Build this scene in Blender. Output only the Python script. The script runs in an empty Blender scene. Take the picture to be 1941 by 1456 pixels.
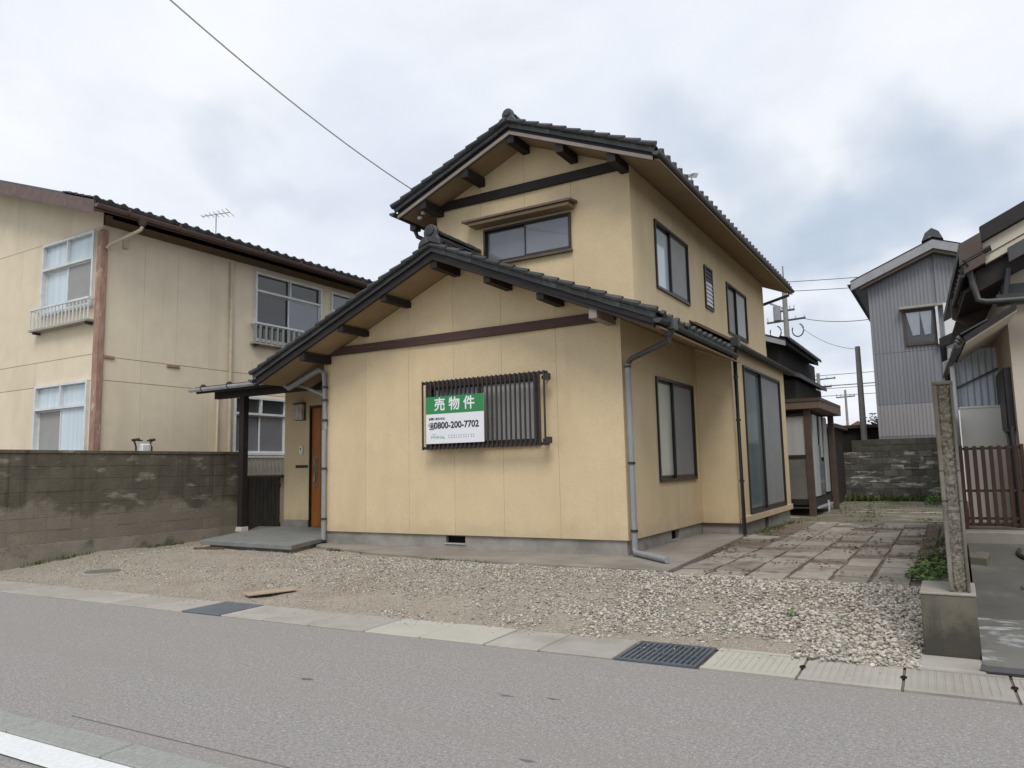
import bpy, bmesh, math, random
import numpy as np
from mathutils import Vector, Matrix, noise as mnoise

random.seed(7); np.random.seed(7)
scene = bpy.context.scene
COL = scene.collection

# ------------------------------------------------------------------ camera
CAM = Vector((0.0, 0.0, 1.18))
YAW, PITCH, ROLL, FPX = -0.532825, 0.113329, -0.021747, 1409.74
cy, sy, cp, sp = math.cos(YAW), math.sin(YAW), math.cos(PITCH), math.sin(PITCH)
fw = Vector((sy * cp, cy * cp, sp)); rt = Vector((cy, -sy, 0)); up = rt.cross(fw)
rt2 = rt * math.cos(ROLL) + up * math.sin(ROLL); up2 = up * math.cos(ROLL) - rt * math.sin(ROLL)
cd = bpy.data.cameras.new('camera'); cam = bpy.data.objects.new('camera', cd); COL.objects.link(cam)
cam.matrix_world = Matrix(((rt2.x, up2.x, -fw.x, CAM.x), (rt2.y, up2.y, -fw.y, CAM.y), (rt2.z, up2.z, -fw.z, CAM.z), (0, 0, 0, 1)))
cd.sensor_fit = 'HORIZONTAL'; cd.sensor_width = 36.0; cd.lens = 36.0 * FPX / 1941.0
cd.clip_start = 0.05; cd.clip_end = 2000
scene.camera = cam

# ------------------------------------------------------------------ sky and sun
SUN_EL, SUN_AZ = math.radians(54), math.radians(152)      # azimuth clockwise from +Y: behind the viewer, a little right
world = bpy.data.worlds.new('World'); scene.world = world; world.use_nodes = True
wn = world.node_tree; wn.nodes.clear()
def N(t, k, **kw):
    n = t.nodes.new(k)
    for a, v in kw.items():
        if a.startswith('i_'): n.inputs[a[2:].replace('_', ' ')].default_value = v
        else: setattr(n, a, v)
    return n
def L(t, a, b): t.links.new(a, b)
def ramp(t, fac, stops, interp='LINEAR'):
    r = t.nodes.new('ShaderNodeValToRGB'); r.color_ramp.interpolation = interp
    e = r.color_ramp.elements
    while len(e) < len(stops): e.new(0.5)
    for i, (p, c) in enumerate(stops):
        e[i].position = p; e[i].color = (*c, 1) if len(c) == 3 else c
    if fac is not None: L(t, fac, r.inputs[0])
    return r.outputs[0]
def math_(t, op, a, b=None, clamp=False):
    n = t.nodes.new('ShaderNodeMath'); n.operation = op; n.use_clamp = clamp
    for i, v in enumerate((a, b)):
        if v is None: continue
        if isinstance(v, (int, float)): n.inputs[i].default_value = v
        else: L(t, v, n.inputs[i])
    return n.outputs[0]
def mix(t, fac, a, b, blend='MIX'):
    n = t.nodes.new('ShaderNodeMix'); n.data_type = 'RGBA'; n.blend_type = blend; n.clamp_factor = True
    for i, v in ((0, fac), (6, a), (7, b)):
        if isinstance(v, (int, float)): n.inputs[i].default_value = v
        elif isinstance(v, tuple): n.inputs[i].default_value = (*v, 1) if len(v) == 3 else v
        else: L(t, v, n.inputs[i])
    return n.outputs[2]
def build_world():
    t = wn
    tc = N(t, 'ShaderNodeTexCoord'); d = tc.outputs['Generated']
    sky = N(t, 'ShaderNodeTexSky', sky_type='NISHITA', sun_disc=False, sun_elevation=SUN_EL, sun_rotation=SUN_AZ)
    sky.air_density = 1.0; sky.dust_density = 2.0
    sep = N(t, 'ShaderNodeSeparateXYZ'); L(t, d, sep.inputs[0])
    zz = math_(t, 'ADD', math_(t, 'MAXIMUM', sep.outputs[2], 0.0), 0.22)
    com = N(t, 'ShaderNodeCombineXYZ')
    L(t, math_(t, 'DIVIDE', sep.outputs[0], zz), com.inputs[0]); L(t, math_(t, 'DIVIDE', sep.outputs[1], zz), com.inputs[1])
    n1 = N(t, 'ShaderNodeTexNoise', i_Scale=1.15, i_Detail=5.0, i_Roughness=0.52, i_Distortion=0.25); L(t, com.outputs[0], n1.inputs['Vector'])
    mp = N(t, 'ShaderNodeMapping'); mp.inputs['Location'].default_value = (3.7, 1.9, 0); L(t, com.outputs[0], mp.inputs[0])
    n2 = N(t, 'ShaderNodeTexNoise', i_Scale=2.6, i_Detail=8.0, i_Roughness=0.58, i_Distortion=.35); L(t, mp.outputs[0], n2.inputs['Vector'])
    # banks of darker cloud, each a soft patch of sky with a ragged edge from the cloud noise
    rag = math_(t, 'MULTIPLY', math_(t, 'SUBTRACT', n2.outputs[0], 0.5), 0.42)
    dw = d
    for sc_, am in ((5.0, .16), (15.0, .055), (42.0, .018)):      # billowing: the direction is warped by noise before the banks are drawn
        nw = N(t, 'ShaderNodeTexNoise', i_Scale=sc_, i_Detail=2.0); L(t, d, nw.inputs['Vector'])
        s1 = N(t, 'ShaderNodeVectorMath', operation='SUBTRACT'); L(t, nw.outputs['Color'], s1.inputs[0]); s1.inputs[1].default_value = (.5, .5, .5)
        s2 = N(t, 'ShaderNodeVectorMath', operation='SCALE'); L(t, s1.outputs[0], s2.inputs[0]); s2.inputs['Scale'].default_value = am
        s3 = N(t, 'ShaderNodeVectorMath', operation='ADD'); L(t, dw, s3.inputs[0]); L(t, s2.outputs[0], s3.inputs[1]); dw = s3.outputs[0]
    bank = None
    for (v, r0, r1, amt) in CLOUDS:
        vm = N(t, 'ShaderNodeVectorMath', operation='SUBTRACT'); L(t, dw, vm.inputs[0]); vm.inputs[1].default_value = v
        sc = N(t, 'ShaderNodeVectorMath', operation='MULTIPLY'); L(t, vm.outputs[0], sc.inputs[0]); sc.inputs[1].default_value = (1 / r0, 1 / r0, 1 / r1)
        ln = N(t, 'ShaderNodeVectorMath', operation='LENGTH'); L(t, sc.outputs[0], ln.inputs[0])
        q = math_(t, 'ADD', ln.outputs['Value'], math_(t, 'MULTIPLY', rag, 1.6))
        mr = N(t, 'ShaderNodeMapRange', interpolation_type='SMOOTHSTEP'); L(t, q, mr.inputs[0])
        mr.inputs[1].default_value = 1.25; mr.inputs[2].default_value = 0.10; mr.inputs[3].default_value = 0; mr.inputs[4].default_value = amt
        bank = mr.outputs[0] if bank is None else math_(t, 'SUBTRACT', math_(t, 'ADD', bank, mr.outputs[0]), math_(t, 'MULTIPLY', bank, mr.outputs[0]))
    base = ramp(t, n1.outputs[0], [(0.28, (6.7, 7.3, 8.6)), (0.47, (8.2, 8.65, 9.55)), (0.64, (9.6, 9.8, 10.1))])
    c = mix(t, bank, base, (5.0, 6.0, 7.3))
    thin = ramp(t, n2.outputs[0], [(0.28, (0.90, 0.90, 0.90)), (0.5, (1, 1, 1))])
    c = mix(t, thin, sky.outputs[0], c)
    bg = N(t, 'ShaderNodeBackground', i_Strength=0.081); L(t, c, bg.inputs[0])
    o = N(t, 'ShaderNodeOutputWorld'); L(t, bg.outputs[0], o.inputs[0])
def sky_dir(az, el):      # azimuth clockwise from +Y, in degrees
    a, e = math.radians(az), math.radians(el)
    return (math.sin(a) * math.cos(e), math.cos(a) * math.cos(e), math.sin(e))
CLOUDS = [(sky_dir(*a), b, c, d * .86) for a, b, c, d in (
    ((-17.6, 24.2), .055, .050, .50), ((-14.5, 21.5), .080, .060, .62), ((-10.5, 18.5), .085, .065, .72), ((-13.2, 15.5), .075, .050, .80), ((-7.5, 14.6), .090, .048, .95),
    ((-1.2, 21.8), .070, .070, .72), ((1.8, 19.5), .085, .070, .80), ((-2.4, 17.2), .085, .055, .92), ((4.5, 16.5), .085, .050, .75), ((-5.6, 16.6), .065, .05, .85),
    ((-52.0, 22.6), .050, .042, .42), ((-48.6, 20.8), .062, .022, .36), ((-44.2, 19.6), .055, .020, .30), ((-64, 31), .12, .05, .30), ((-9, 9.0), .13, .03, .55), ((-30, 30), .10, .03, .12),
    ((60, 25), .3, .1, .6), ((120, 30), .3, .12, .5), ((170, 22), .3, .1, .6), ((-120, 25), .3, .12, .5), ((-160, 35), .25, .12, .5))]
build_world()
sd = bpy.data.lights.new('sun', 'SUN'); sd.energy = 1.5; sd.angle = math.radians(24); sd.color = (1.0, 0.955, 0.90)
sun = bpy.data.objects.new('sun', sd); COL.objects.link(sun)
sv = Vector((math.sin(SUN_AZ) * math.cos(SUN_EL), math.cos(SUN_AZ) * math.cos(SUN_EL), math.sin(SUN_EL)))
sun.rotation_euler = sv.to_track_quat('Z', 'Y').to_euler()
vs = scene.view_settings
vs.view_transform = 'Standard'; vs.look = 'None'; vs.gamma = 1.0; vs.use_curve_mapping = False; vs.exposure = 0.32
scene.render.engine = 'CYCLES'
scene.cycles.max_bounces = 6

# ------------------------------------------------------------------ materials
MATS = {}
def mat(name, c1, c2=None, scale=8.0, lo=0.35, hi=0.65, rough=0.8, bump=0.0, bscale=60.0, stretch=(1, 1, 1), rnd=0.0, metal=0.0,
        spec=0.35, c3=None, s3=2.0, a3=(0.55, 0.7), st3=(1, 1, 1), detail=4.0, coord='Object', bdist=0.01, speck=None, island=0.0, dirt=None, streak=None):
    """principled surface: c1/c2 mixed by noise, optional stain c3 by a second noise, object-random value, noise bump"""
    m = bpy.data.materials.new(name); m.use_nodes = True; t = m.node_tree; t.nodes.clear()
    tc = N(t, 'ShaderNodeTexCoord'); v = N(t, 'ShaderNodeNewGeometry').outputs['Position'] if coord == 'World' else tc.outputs[coord]
    p = N(t, 'ShaderNodeBsdfPrincipled', i_Roughness=rough, i_Metallic=metal); p.inputs['Specular IOR Level'].default_value = spec
    def noise(s, st, det=detail, off=0.0):
        mp = N(t, 'ShaderNodeMapping'); mp.inputs['Scale'].default_value = st; mp.inputs['Location'].default_value = (off, off * .7, off * .3); L(t, v, mp.inputs[0])
        n = N(t, 'ShaderNodeTexNoise', i_Scale=s, i_Detail=det, i_Roughness=0.6); L(t, mp.outputs[0], n.inputs['Vector']); return n.outputs[0]
    if c2 is None: c2 = tuple(x * 0.86 for x in c1)
    r = ramp(t, noise(scale, stretch), [(lo, c1), (hi, c2)])
    if c3 is not None:
        f = ramp(t, noise(s3, st3, 6.0, 5.3), [(a3[0], (0, 0, 0)), (a3[1], (1, 1, 1))])
        r = mix(t, f, r, c3)
    if speck is not None:      # (scale, lo, hi, colour)
        f = ramp(t, noise(speck[0], (1, 1, 1), 2.0, 9.1), [(speck[1], (0, 0, 0)), (speck[2], (1, 1, 1))])
        r = mix(t, f, r, speck[3])
    if streak is not None:     # (scale, lo, hi, colour, amount): narrow runs down the wall
        f = ramp(t, noise(streak[0], (1, 1, .045), 3.0, 2.7), [(streak[1], (0, 0, 0)), (streak[2], (streak[4],) * 3)])
        r = mix(t, f, r, streak[3])
    if dirt is not None:       # (z clean, z dirty, colour, amount): splash or wear whose ragged edge follows a noise
        ps = N(t, 'ShaderNodeSeparateXYZ'); L(t, N(t, 'ShaderNodeNewGeometry').outputs['Position'], ps.inputs[0])
        zz = math_(t, 'ADD', ps.outputs[2], math_(t, 'MULTIPLY', math_(t, 'SUBTRACT', noise(dirt[4] if len(dirt) > 4 else 3.0, (1, 1, 1), 7.0, 7.7), .5), abs(dirt[0] - dirt[1]) * (dirt[5] if len(dirt) > 5 else 2.2)))
        mr = N(t, 'ShaderNodeMapRange', interpolation_type='SMOOTHSTEP'); L(t, zz, mr.inputs[0])
        mr.inputs[1].default_value = dirt[0]; mr.inputs[2].default_value = dirt[1]; mr.inputs[3].default_value = 0; mr.inputs[4].default_value = dirt[3]
        r = mix(t, mr.outputs[0], r, dirt[2])
    for amt, src in ((rnd, 'obj'), (island, 'isl')):
        if amt:
            if src == 'obj': rv = N(t, 'ShaderNodeObjectInfo').outputs['Random']
            else: rv = N(t, 'ShaderNodeNewGeometry').outputs['Random Per Island']
            g = math_(t, 'ADD', math_(t, 'MULTIPLY', rv, 2 * amt), 1 - amt)
            hs = N(t, 'ShaderNodeHueSaturation'); L(t, r, hs.inputs['Color']); L(t, g, hs.inputs['Value']); r = hs.outputs[0]
    L(t, r, p.inputs['Base Color'])
    if bump:
        b = N(t, 'ShaderNodeBump', i_Strength=bump, i_Distance=bdist); L(t, noise(bscale, (1, 1, 1), 5.0), b.inputs['Height']); L(t, b.outputs[0], p.inputs['Normal'])
    o = N(t, 'ShaderNodeOutputMaterial'); L(t, p.outputs[0], o.inputs[0])
    MATS[name] = m; return m
def glass(name, tint=(0.9, 0.93, 0.93), rough=0.0):
    m = bpy.data.materials.new(name); m.use_nodes = True; t = m.node_tree; t.nodes.clear()
    fr = N(t, 'ShaderNodeFresnel', i_IOR=1.35); g = N(t, 'ShaderNodeBsdfGlossy', i_Roughness=rough); tr = N(t, 'ShaderNodeBsdfTransparent', i_Color=(*tint, 1))
    ms = N(t, 'ShaderNodeMixShader'); L(t, fr.outputs[0], ms.inputs[0]); L(t, tr.outputs[0], ms.inputs[1]); L(t, g.outputs[0], ms.inputs[2])
    o = N(t, 'ShaderNodeOutputMaterial'); L(t, ms.outputs[0], o.inputs[0]); return m

M_SIDING = mat('cream_siding', (.70, .565, .36), (.645, .515, .325), 3.5, .3, .7, .85, bump=.5, bscale=95, bdist=.008, rnd=.022, spec=.2,
               c3=(.61, .48, .30), s3=.9, a3=(.48, .74), st3=(2.0, 2.0, .4), detail=8, coord='World', speck=(55, .52, .72, (.60, .472, .292)), streak=(9, .60, .80, (.53, .42, .27), .30), dirt=(.50, .16, (.47, .375, .25), .50))
M_SOFFIT = mat('soffit_board', (.31, .225, .135), (.27, .195, .115), 3, rough=.85, spec=.2, bump=.1)
M_CORE = mat('wall_core', (.40, .30, .18), rough=.9)
M_CONC = mat('foundation_concrete', (.33, .31, .28), (.24, .225, .20), 3.2, .35, .65, .9, bump=.3, bscale=50, c3=(.17, .16, .135), s3=1.6, a3=(.5, .75), st3=(1, 1, 2), coord='World')
M_APRON = mat('apron_concrete', (.30, .275, .235), (.22, .20, .17), 2.4, .3, .7, .92, bump=.3, bscale=40, c3=(.17, .155, .125), s3=.9, a3=(.5, .7))
M_PORCH = mat('porch_concrete', (.225, .23, .22), (.18, .185, .172), 4, rough=.85, bump=.15, bscale=70)
M_BEAM = mat('dark_red_brown_wood', (.095, .050, .042), (.065, .036, .034), 9, .3, .7, .7, stretch=(.25, 2, 3), bump=.2, c3=(.14, .09, .075), s3=5, a3=(.58, .75), st3=(.4, 1, 3))
M_DARKWOOD = mat('dark_brown_wood', (.024, .017, .016), (.017, .013, .013), 8, rough=.7, stretch=(1, .3, 2), bump=.15)
M_BARGE = mat('black_brown_board', (.017, .014, .014), (.026, .021, .020), 7, rough=.65, stretch=(.4, 1, 2))
M_TRIM = mat('grey_brown_trim', (.22, .185, .165), (.30, .26, .235), 6, rough=.6, stretch=(.3, 1, 1))
M_TILE = mat('smoked_roof_tile', (.034, .036, .039), (.060, .061, .062), 7, .3, .7, .5, rnd=.32, bump=.25, bscale=45, spec=.45, c3=(.17, .17, .16), s3=4, a3=(.6, .78))
M_TILE2 = mat('smoked_roof_tile_field', (.034, .036, .039), (.060, .061, .062), 7, .3, .7, .5, island=.3, bump=.25, bscale=45, spec=.45)
M_GUTTER = mat('grey_gutter_metal', (.042, .044, .046), (.065, .065, .064), 5, rough=.45, spec=.5)
M_BLACKPIPE = mat('black_pipe', (.022, .023, .024), (.035, .035, .035), 6, rough=.45, spec=.5)
M_GREYPIPE = mat('grey_pvc_pipe', (.30, .305, .325), (.25, .255, .27), 4, rough=.4, spec=.5, stretch=(3, 3, .6), c3=(.20, .19, .19), s3=3, a3=(.6, .8))
M_SILVER = mat('dull_silver_metal', (.58, .62, .66), (.42, .45, .48), 6, rough=.35, metal=.3)
M_FRAME = mat('bronze_window_frame', (.022, .017, .015), (.034, .026, .022), 8, rough=.4, spec=.5)
M_SILL = mat('brown_bronze_sill', (.15, .105, .075), (.10, .072, .055), 9, rough=.5)  # lighter, browner bronze than the window frames
M_WHITEFRAME = mat('white_window_frame', (.70, .72, .72), (.58, .60, .60), 6, rough=.45)
M_SHEDPALE = mat('clouded_shed_pane', (.46, .47, .46), (.38, .39, .385), 2, rough=.35, stretch=(4, 4, .3))
M_SHEDDARK = mat('dark_shed_pane', (.13, .128, .115), (.18, .175, .155), 1.5, rough=.4)
M_FROSTGREY = mat('grey_frosted_glass', (.36, .36, .345), (.30, .30, .29), 2, rough=.25, spec=.5)
M_FROST = mat('frosted_glass', (.60, .64, .56), (.54, .57, .49), 2.5, rough=.16, spec=.5)
M_FROSTBLUE = mat('pale_blue_glass', (.62, .71, .745), (.50, .60, .65), 1.5, .38, .62, stretch=(7, 7, .15), rough=.06, spec=.5)
M_SCREEN = mat('fly_screen', (.26, .265, .26), (.23, .235, .23), 3, rough=.6, spec=.3)
M_SCREEN2 = mat('weathered_fly_screen', (.33, .335, .32), (.30, .30, .285), 3, rough=.6, spec=.3)
M_GREYGLASS = mat('grey_glass', (.17, .18, .205), (.20, .21, .23), 1.3, rough=.03, spec=.8)
M_BAYGLASS = mat('bluish_bay_glass', (.12, .155, .165), (.17, .21, .22), .8, rough=.05, spec=.6, stretch=(3, 3, .25))
M_DARKGLASS = mat('dark_glass', (.035, .042, .042), (.05, .058, .056), 1.2, rough=.03, spec=.7)
M_GLASS = glass('clear_glass', (.97, .98, .98))
M_CURTAIN = mat('white_curtain', (.88, .90, .92), (.78, .81, .85), 14, rough=.9, stretch=(2, 2, .2))
M_PALECURTAIN = mat('pale_curtain', (.50, .52, .50), (.42, .44, .43), 9, rough=.9, stretch=(3, 3, .2))
M_VOID = mat('dark_interior', (.012, .012, .012), rough=.95, spec=.1)
M_DOOR = mat('orange_wood_door', (.42, .155, .042), (.30, .10, .026), 6, .3, .7, .42, stretch=(9, 9, .5), spec=.4)
M_STEEL = mat('brushed_steel', (.45, .44, .42), rough=.3, metal=.8)
M_LAMPGLASS = mat('ribbed_lamp_shade', (.62, .585, .53), (.40, .375, .34), 10, rough=.4)
M_WHITE = mat('white_paint', (.74, .75, .76), (.68, .69, .70), 5, rough=.6)
M_LINE = mat('white_road_paint', (.74, .75, .74), (.66, .67, .66), 40, .35, .6, .75, bump=.3, bscale=150, speck=(90, .66, .72, (.4, .4, .39)))
M_SIGNW = mat('white_sign_board', (.80, .81, .84), (.77, .78, .82), 2, rough=.4)
M_SIGNG = mat('green_sign_print', (.035, .25, .085), (.03, .225, .075), 2, rough=.4)
M_INK = mat('black_sign_print', (.03, .03, .045), rough=.5)
M_INKGREY = mat('grey_sign_print', (.35, .37, .40), rough=.5)
M_INKGREEN = mat('faded_green_print', (.33, .52, .40), rough=.5)
M_APT = mat('apartment_siding', (.76, .665, .505), (.70, .605, .455), 3, .3, .7, .85, bump=.35, bscale=60, rnd=.025, spec=.2, c3=(.65, .55, .405), s3=1.0, a3=(.50, .76), st3=(1.5, 1.5, .4), detail=7,
            coord='World', streak=(7, .60, .80, (.56, .46, .33), .25))
M_APTPIPE = mat('cream_pipe', (.58, .51, .38), (.50, .43, .31), 6, rough=.5)
M_RUST = mat('pink_brown_flaking_paint', (.40, .26, .205), (.30, .175, .13), 7, .35, .6, .75, stretch=(2, 2, .6), c3=(.52, .42, .33), s3=6, a3=(.60, .68), st3=(2, 2, .7))
M_FASCIA = mat('brown_fascia', (.165, .112, .10), (.125, .085, .078), 5, rough=.6, stretch=(1, .3, 2))
M_BROWN = mat('brown_metal', (.075, .052, .042), (.10, .07, .055), 4, rough=.5)
M_SHEDROOF = mat('brown_shed_fascia', (.165, .118, .09), (.13, .095, .075), 4, rough=.55)
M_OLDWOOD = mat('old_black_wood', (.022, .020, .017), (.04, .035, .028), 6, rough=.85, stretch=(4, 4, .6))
M_GREYMETAL = mat('grey_corrugated_metal', (.245, .25, .27), (.215, .22, .238), 1.4, .3, .7, .5, spec=.4, rnd=.05, stretch=(3, 3, .5))
M_PINKMETAL = mat('warm_grey_corrugated_metal', (.34, .325, .33), (.31, .30, .305), 1.4, .3, .7, .5, spec=.4, stretch=(3, 3, .5))
M_BLUEMETAL = mat('blue_grey_corrugated_metal', (.58, .63, .70), (.50, .55, .615), 1.4, rough=.45, spec=.4)
M_GREYFASCIA = mat('pale_grey_fascia', (.33, .335, .345), (.28, .285, .295), 4, rough=.6)
M_BEIGE = mat('beige_plaster', (.60, .54, .44), (.55, .495, .40), 2.5, rough=.85, bump=.1, c3=(.50, .44, .35), s3=1.2, a3=(.5, .75))
M_BEIGEPANEL = mat('pale_beige_panel', (.80, .775, .71), (.75, .725, .66), 2, rough=.6)
M_REDWOOD = mat('red_brown_gate_slat', (.062, .027, .017), (.042, .020, .014), 8, rough=.5, stretch=(4, 4, .5))
WALLK = dict(coord='World', dirt=(.74, .50, (.27, .242, .195), .62, 1.3, 6.5), streak=(6, .54, .70, (.055, .05, .038), .7), detail=8, spec=.15)
M_BLOCK = mat('weathered_block', (.155, .138, .103), (.095, .086, .064), 2.6, .3, .7, .95, rnd=.045, bump=.7, bscale=36, bdist=.015, c3=(.27, .245, .195), s3=3.4, a3=(.57, .66), st3=(.6, .6, 1.8), **WALLK)
M_BLOCKJOINT = mat('block_mortar', (.135, .12, .09), (.085, .077, .058), 2.6, rough=.95, bump=.5, **WALLK)
M_PLASTER = mat('patchy_render', (.30, .27, .218), (.21, .19, .152), 2.4, .3, .7, .95, bump=.6, bscale=28, bdist=.015, c3=(.10, .092, .07), s3=2.2, a3=(.52, .68), detail=8, coord='World')
M_MORTAR2 = mat('dark_mortar', (.085, .077, .058), (.065, .06, .046), 6, rough=.95, bump=.4, c3=(.17, .15, .12), s3=3, a3=(.6, .72), coord='World')
M_BLOCK2 = mat('grey_block', (.14, .135, .115), (.085, .08, .068), 5, .3, .7, .95, rnd=.34, bump=.5, bscale=30, c3=(.38, .37, .33), s3=3.2, a3=(.57, .64), st3=(.6, .6, 2.2), detail=6, coord='World')
M_CAPBLOCK = mat('dark_cap_block', (.095, .092, .076), (.07, .068, .056), 5, rough=.95, rnd=.15, bump=.4, coord='World')
M_PILLAR = mat('rough_block_end', (.29, .26, .21), (.18, .16, .125), 16, .3, .65, .95, bump=1.0, bscale=40, bdist=.03, c3=(.075, .063, .048), s3=12, a3=(.58, .66), detail=8, coord='World', dirt=(1.0, 1.65, (.105, .09, .066), .75, 5.0, 1.5))
M_PILLARSIDE = mat('smooth_block_side', (.225, .21, .178), (.13, .12, .098), 5, rough=.95, bump=.3, c3=(.10, .09, .065), s3=3, a3=(.5, .72), st3=(2, 2, .6), coord='World', dirt=(.9, 1.6, (.085, .075, .055), .75, 5.0, 1.5))
M_PLINTH = mat('mossy_plinth_concrete', (.17, .155, .12), (.115, .105, .082), 4, .3, .7, .95, bump=.4, bscale=50, c3=(.07, .064, .05), s3=3, a3=(.5, .68), st3=(1, 1, .5), coord='World', dirt=(.14, -.04, (.055, .051, .041), .9, 6.0), streak=(14, .52, .7, (.07, .064, .05), .6))
M_ROAD = mat('worn_asphalt', (.355, .340, .320), (.222, .212, .199), 48, .34, .66, .9, bump=.9, bscale=130, bdist=.008, c3=(.285, .262, .247), s3=1.0, st3=(.14, 1.5, 1), a3=(.46, .72), speck=(95, .60, .70, (.52, .505, .485)), spec=.2, detail=10)
M_ROAD2 = mat('dark_seal', (.15, .143, .137), rough=.9)
M_SLAB = mat('gutter_slab', (.39, .37, .325), (.335, .315, .275), 4, .3, .7, .92, bump=.5, bscale=70, rnd=.10, c3=(.27, .245, .205), s3=1.7, a3=(.5, .72), speck=(120, .6, .7, (.40, .385, .35)), coord='World')
M_SLABNEW = mat('new_gutter_slab', (.46, .44, .375), (.42, .40, .34), 4, rough=.9, bump=.4, bscale=80, rnd=.04, speck=(120, .6, .7, (.5, .485, .43)))
M_KERB = mat('granite_kerb', (.32, .325, .305), (.25, .255, .24), 30, .3, .7, .9, bump=.5, bscale=120, speck=(140, .58, .66, (.42, .42, .40)))
M_GRATE = mat('blue_grey_grating', (.15, .17, .195), (.11, .13, .155), 6, rough=.5, metal=.4)
M_PLATE = mat('blue_grey_steel_plate', (.15, .162, .18), (.125, .137, .155), 6, rough=.55, metal=.2)
M_SAND = mat('sandy_soil', (.34, .295, .235), (.275, .235, .185), 2.2, .3, .7, .95, bump=.9, bscale=38, bdist=.02, c3=(.25, .20, .15), s3=1.1, a3=(.52, .68), speck=(60, .53, .64, (.46, .43, .375)), detail=9, spec=.15)
M_YARD = mat('mossy_yard_soil', (.19, .165, .125), (.135, .125, .085), 1.6, .3, .7, .95, bump=.8, bscale=30, spec=.15, c3=(.42, .40, .35), s3=1.5, a3=(.58, .64), st3=(.5, 1.6, 1), speck=(45, .6, .68, (.33, .31, .27)), detail=8)
M_EARTH = mat('brown_earth', (.15, .115, .085), (.20, .165, .13), 6, rough=.95, bump=.8, bscale=30, spec=.15)
M_GROUND = mat('far_ground', (.16, .15, .12), (.12, .13, .08), .2, rough=.95)
M_STONE = mat('crushed_stone', (.455, .42, .355), (.36, .33, .28), 30, rough=.9, island=.48, spec=.2)
M_PAVER = mat('tan_paver', (.335, .305, .255), (.245, .222, .185), 6, .3, .7, .95, bump=.4, bscale=60, rnd=.22, c3=(.16, .13, .105), s3=2.2, a3=(.56, .70), detail=7, coord='World')
M_DRIVE = mat('damp_driveway_concrete', (.125, .122, .11), (.09, .088, .078), 2.2, .3, .7, .6, bump=.3, bscale=40, c3=(.17, .165, .15), s3=1.5, a3=(.55, .7))
M_RAMP = mat('streaked_ramp_concrete', (.19, .185, .17), (.12, .115, .10), 2.4, .3, .7, .5, bump=.4, bscale=40, c3=(.36, .37, .375), s3=3.5, a3=(.56, .64), st3=(.8, 2.2, 1), detail=7)
M_LEAF = mat('bright_green_leaf', (.14, .26, .055), (.09, .18, .035), 12, rough=.6, island=.35)
M_WEED = mat('olive_weed', (.11, .14, .045), (.075, .10, .03), 10, rough=.7, island=.4)
M_DRY = mat('dry_leaf_litter', (.16, .115, .08), (.11, .08, .055), 10, rough=.9, island=.5)
M_TREE = mat('tree_leaf', (.045, .075, .025), (.03, .05, .018), 8, rough=.7, island=.4)
M_POLE = mat('concrete_pole', (.30, .29, .26), (.24, .235, .215), 3, rough=.9)
M_WIRE = mat('wire', (.10, .10, .10), rough=.6)
M_CABLE = mat('pale_grey_cable', (.50, .50, .48), rough=.6)
M_PLANK = mat('tan_board', (.43, .335, .245), (.35, .27, .20), 10, rough=.8, stretch=(.5, 3, 1))
M_IRON = mat('rusty_iron', (.10, .06, .04), (.16, .09, .06), 12, rough=.85)
M_MANHOLE = mat('dull_manhole', (.13, .12, .10), (.17, .155, .125), 9, rough=.8, bump=.4, bscale=60)
M_FARRED = mat('far_red_roof', (.26, .12, .085), rough=.8)
M_FARWALL = mat('far_pale_wall', (.55, .53, .48), rough=.8)

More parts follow.
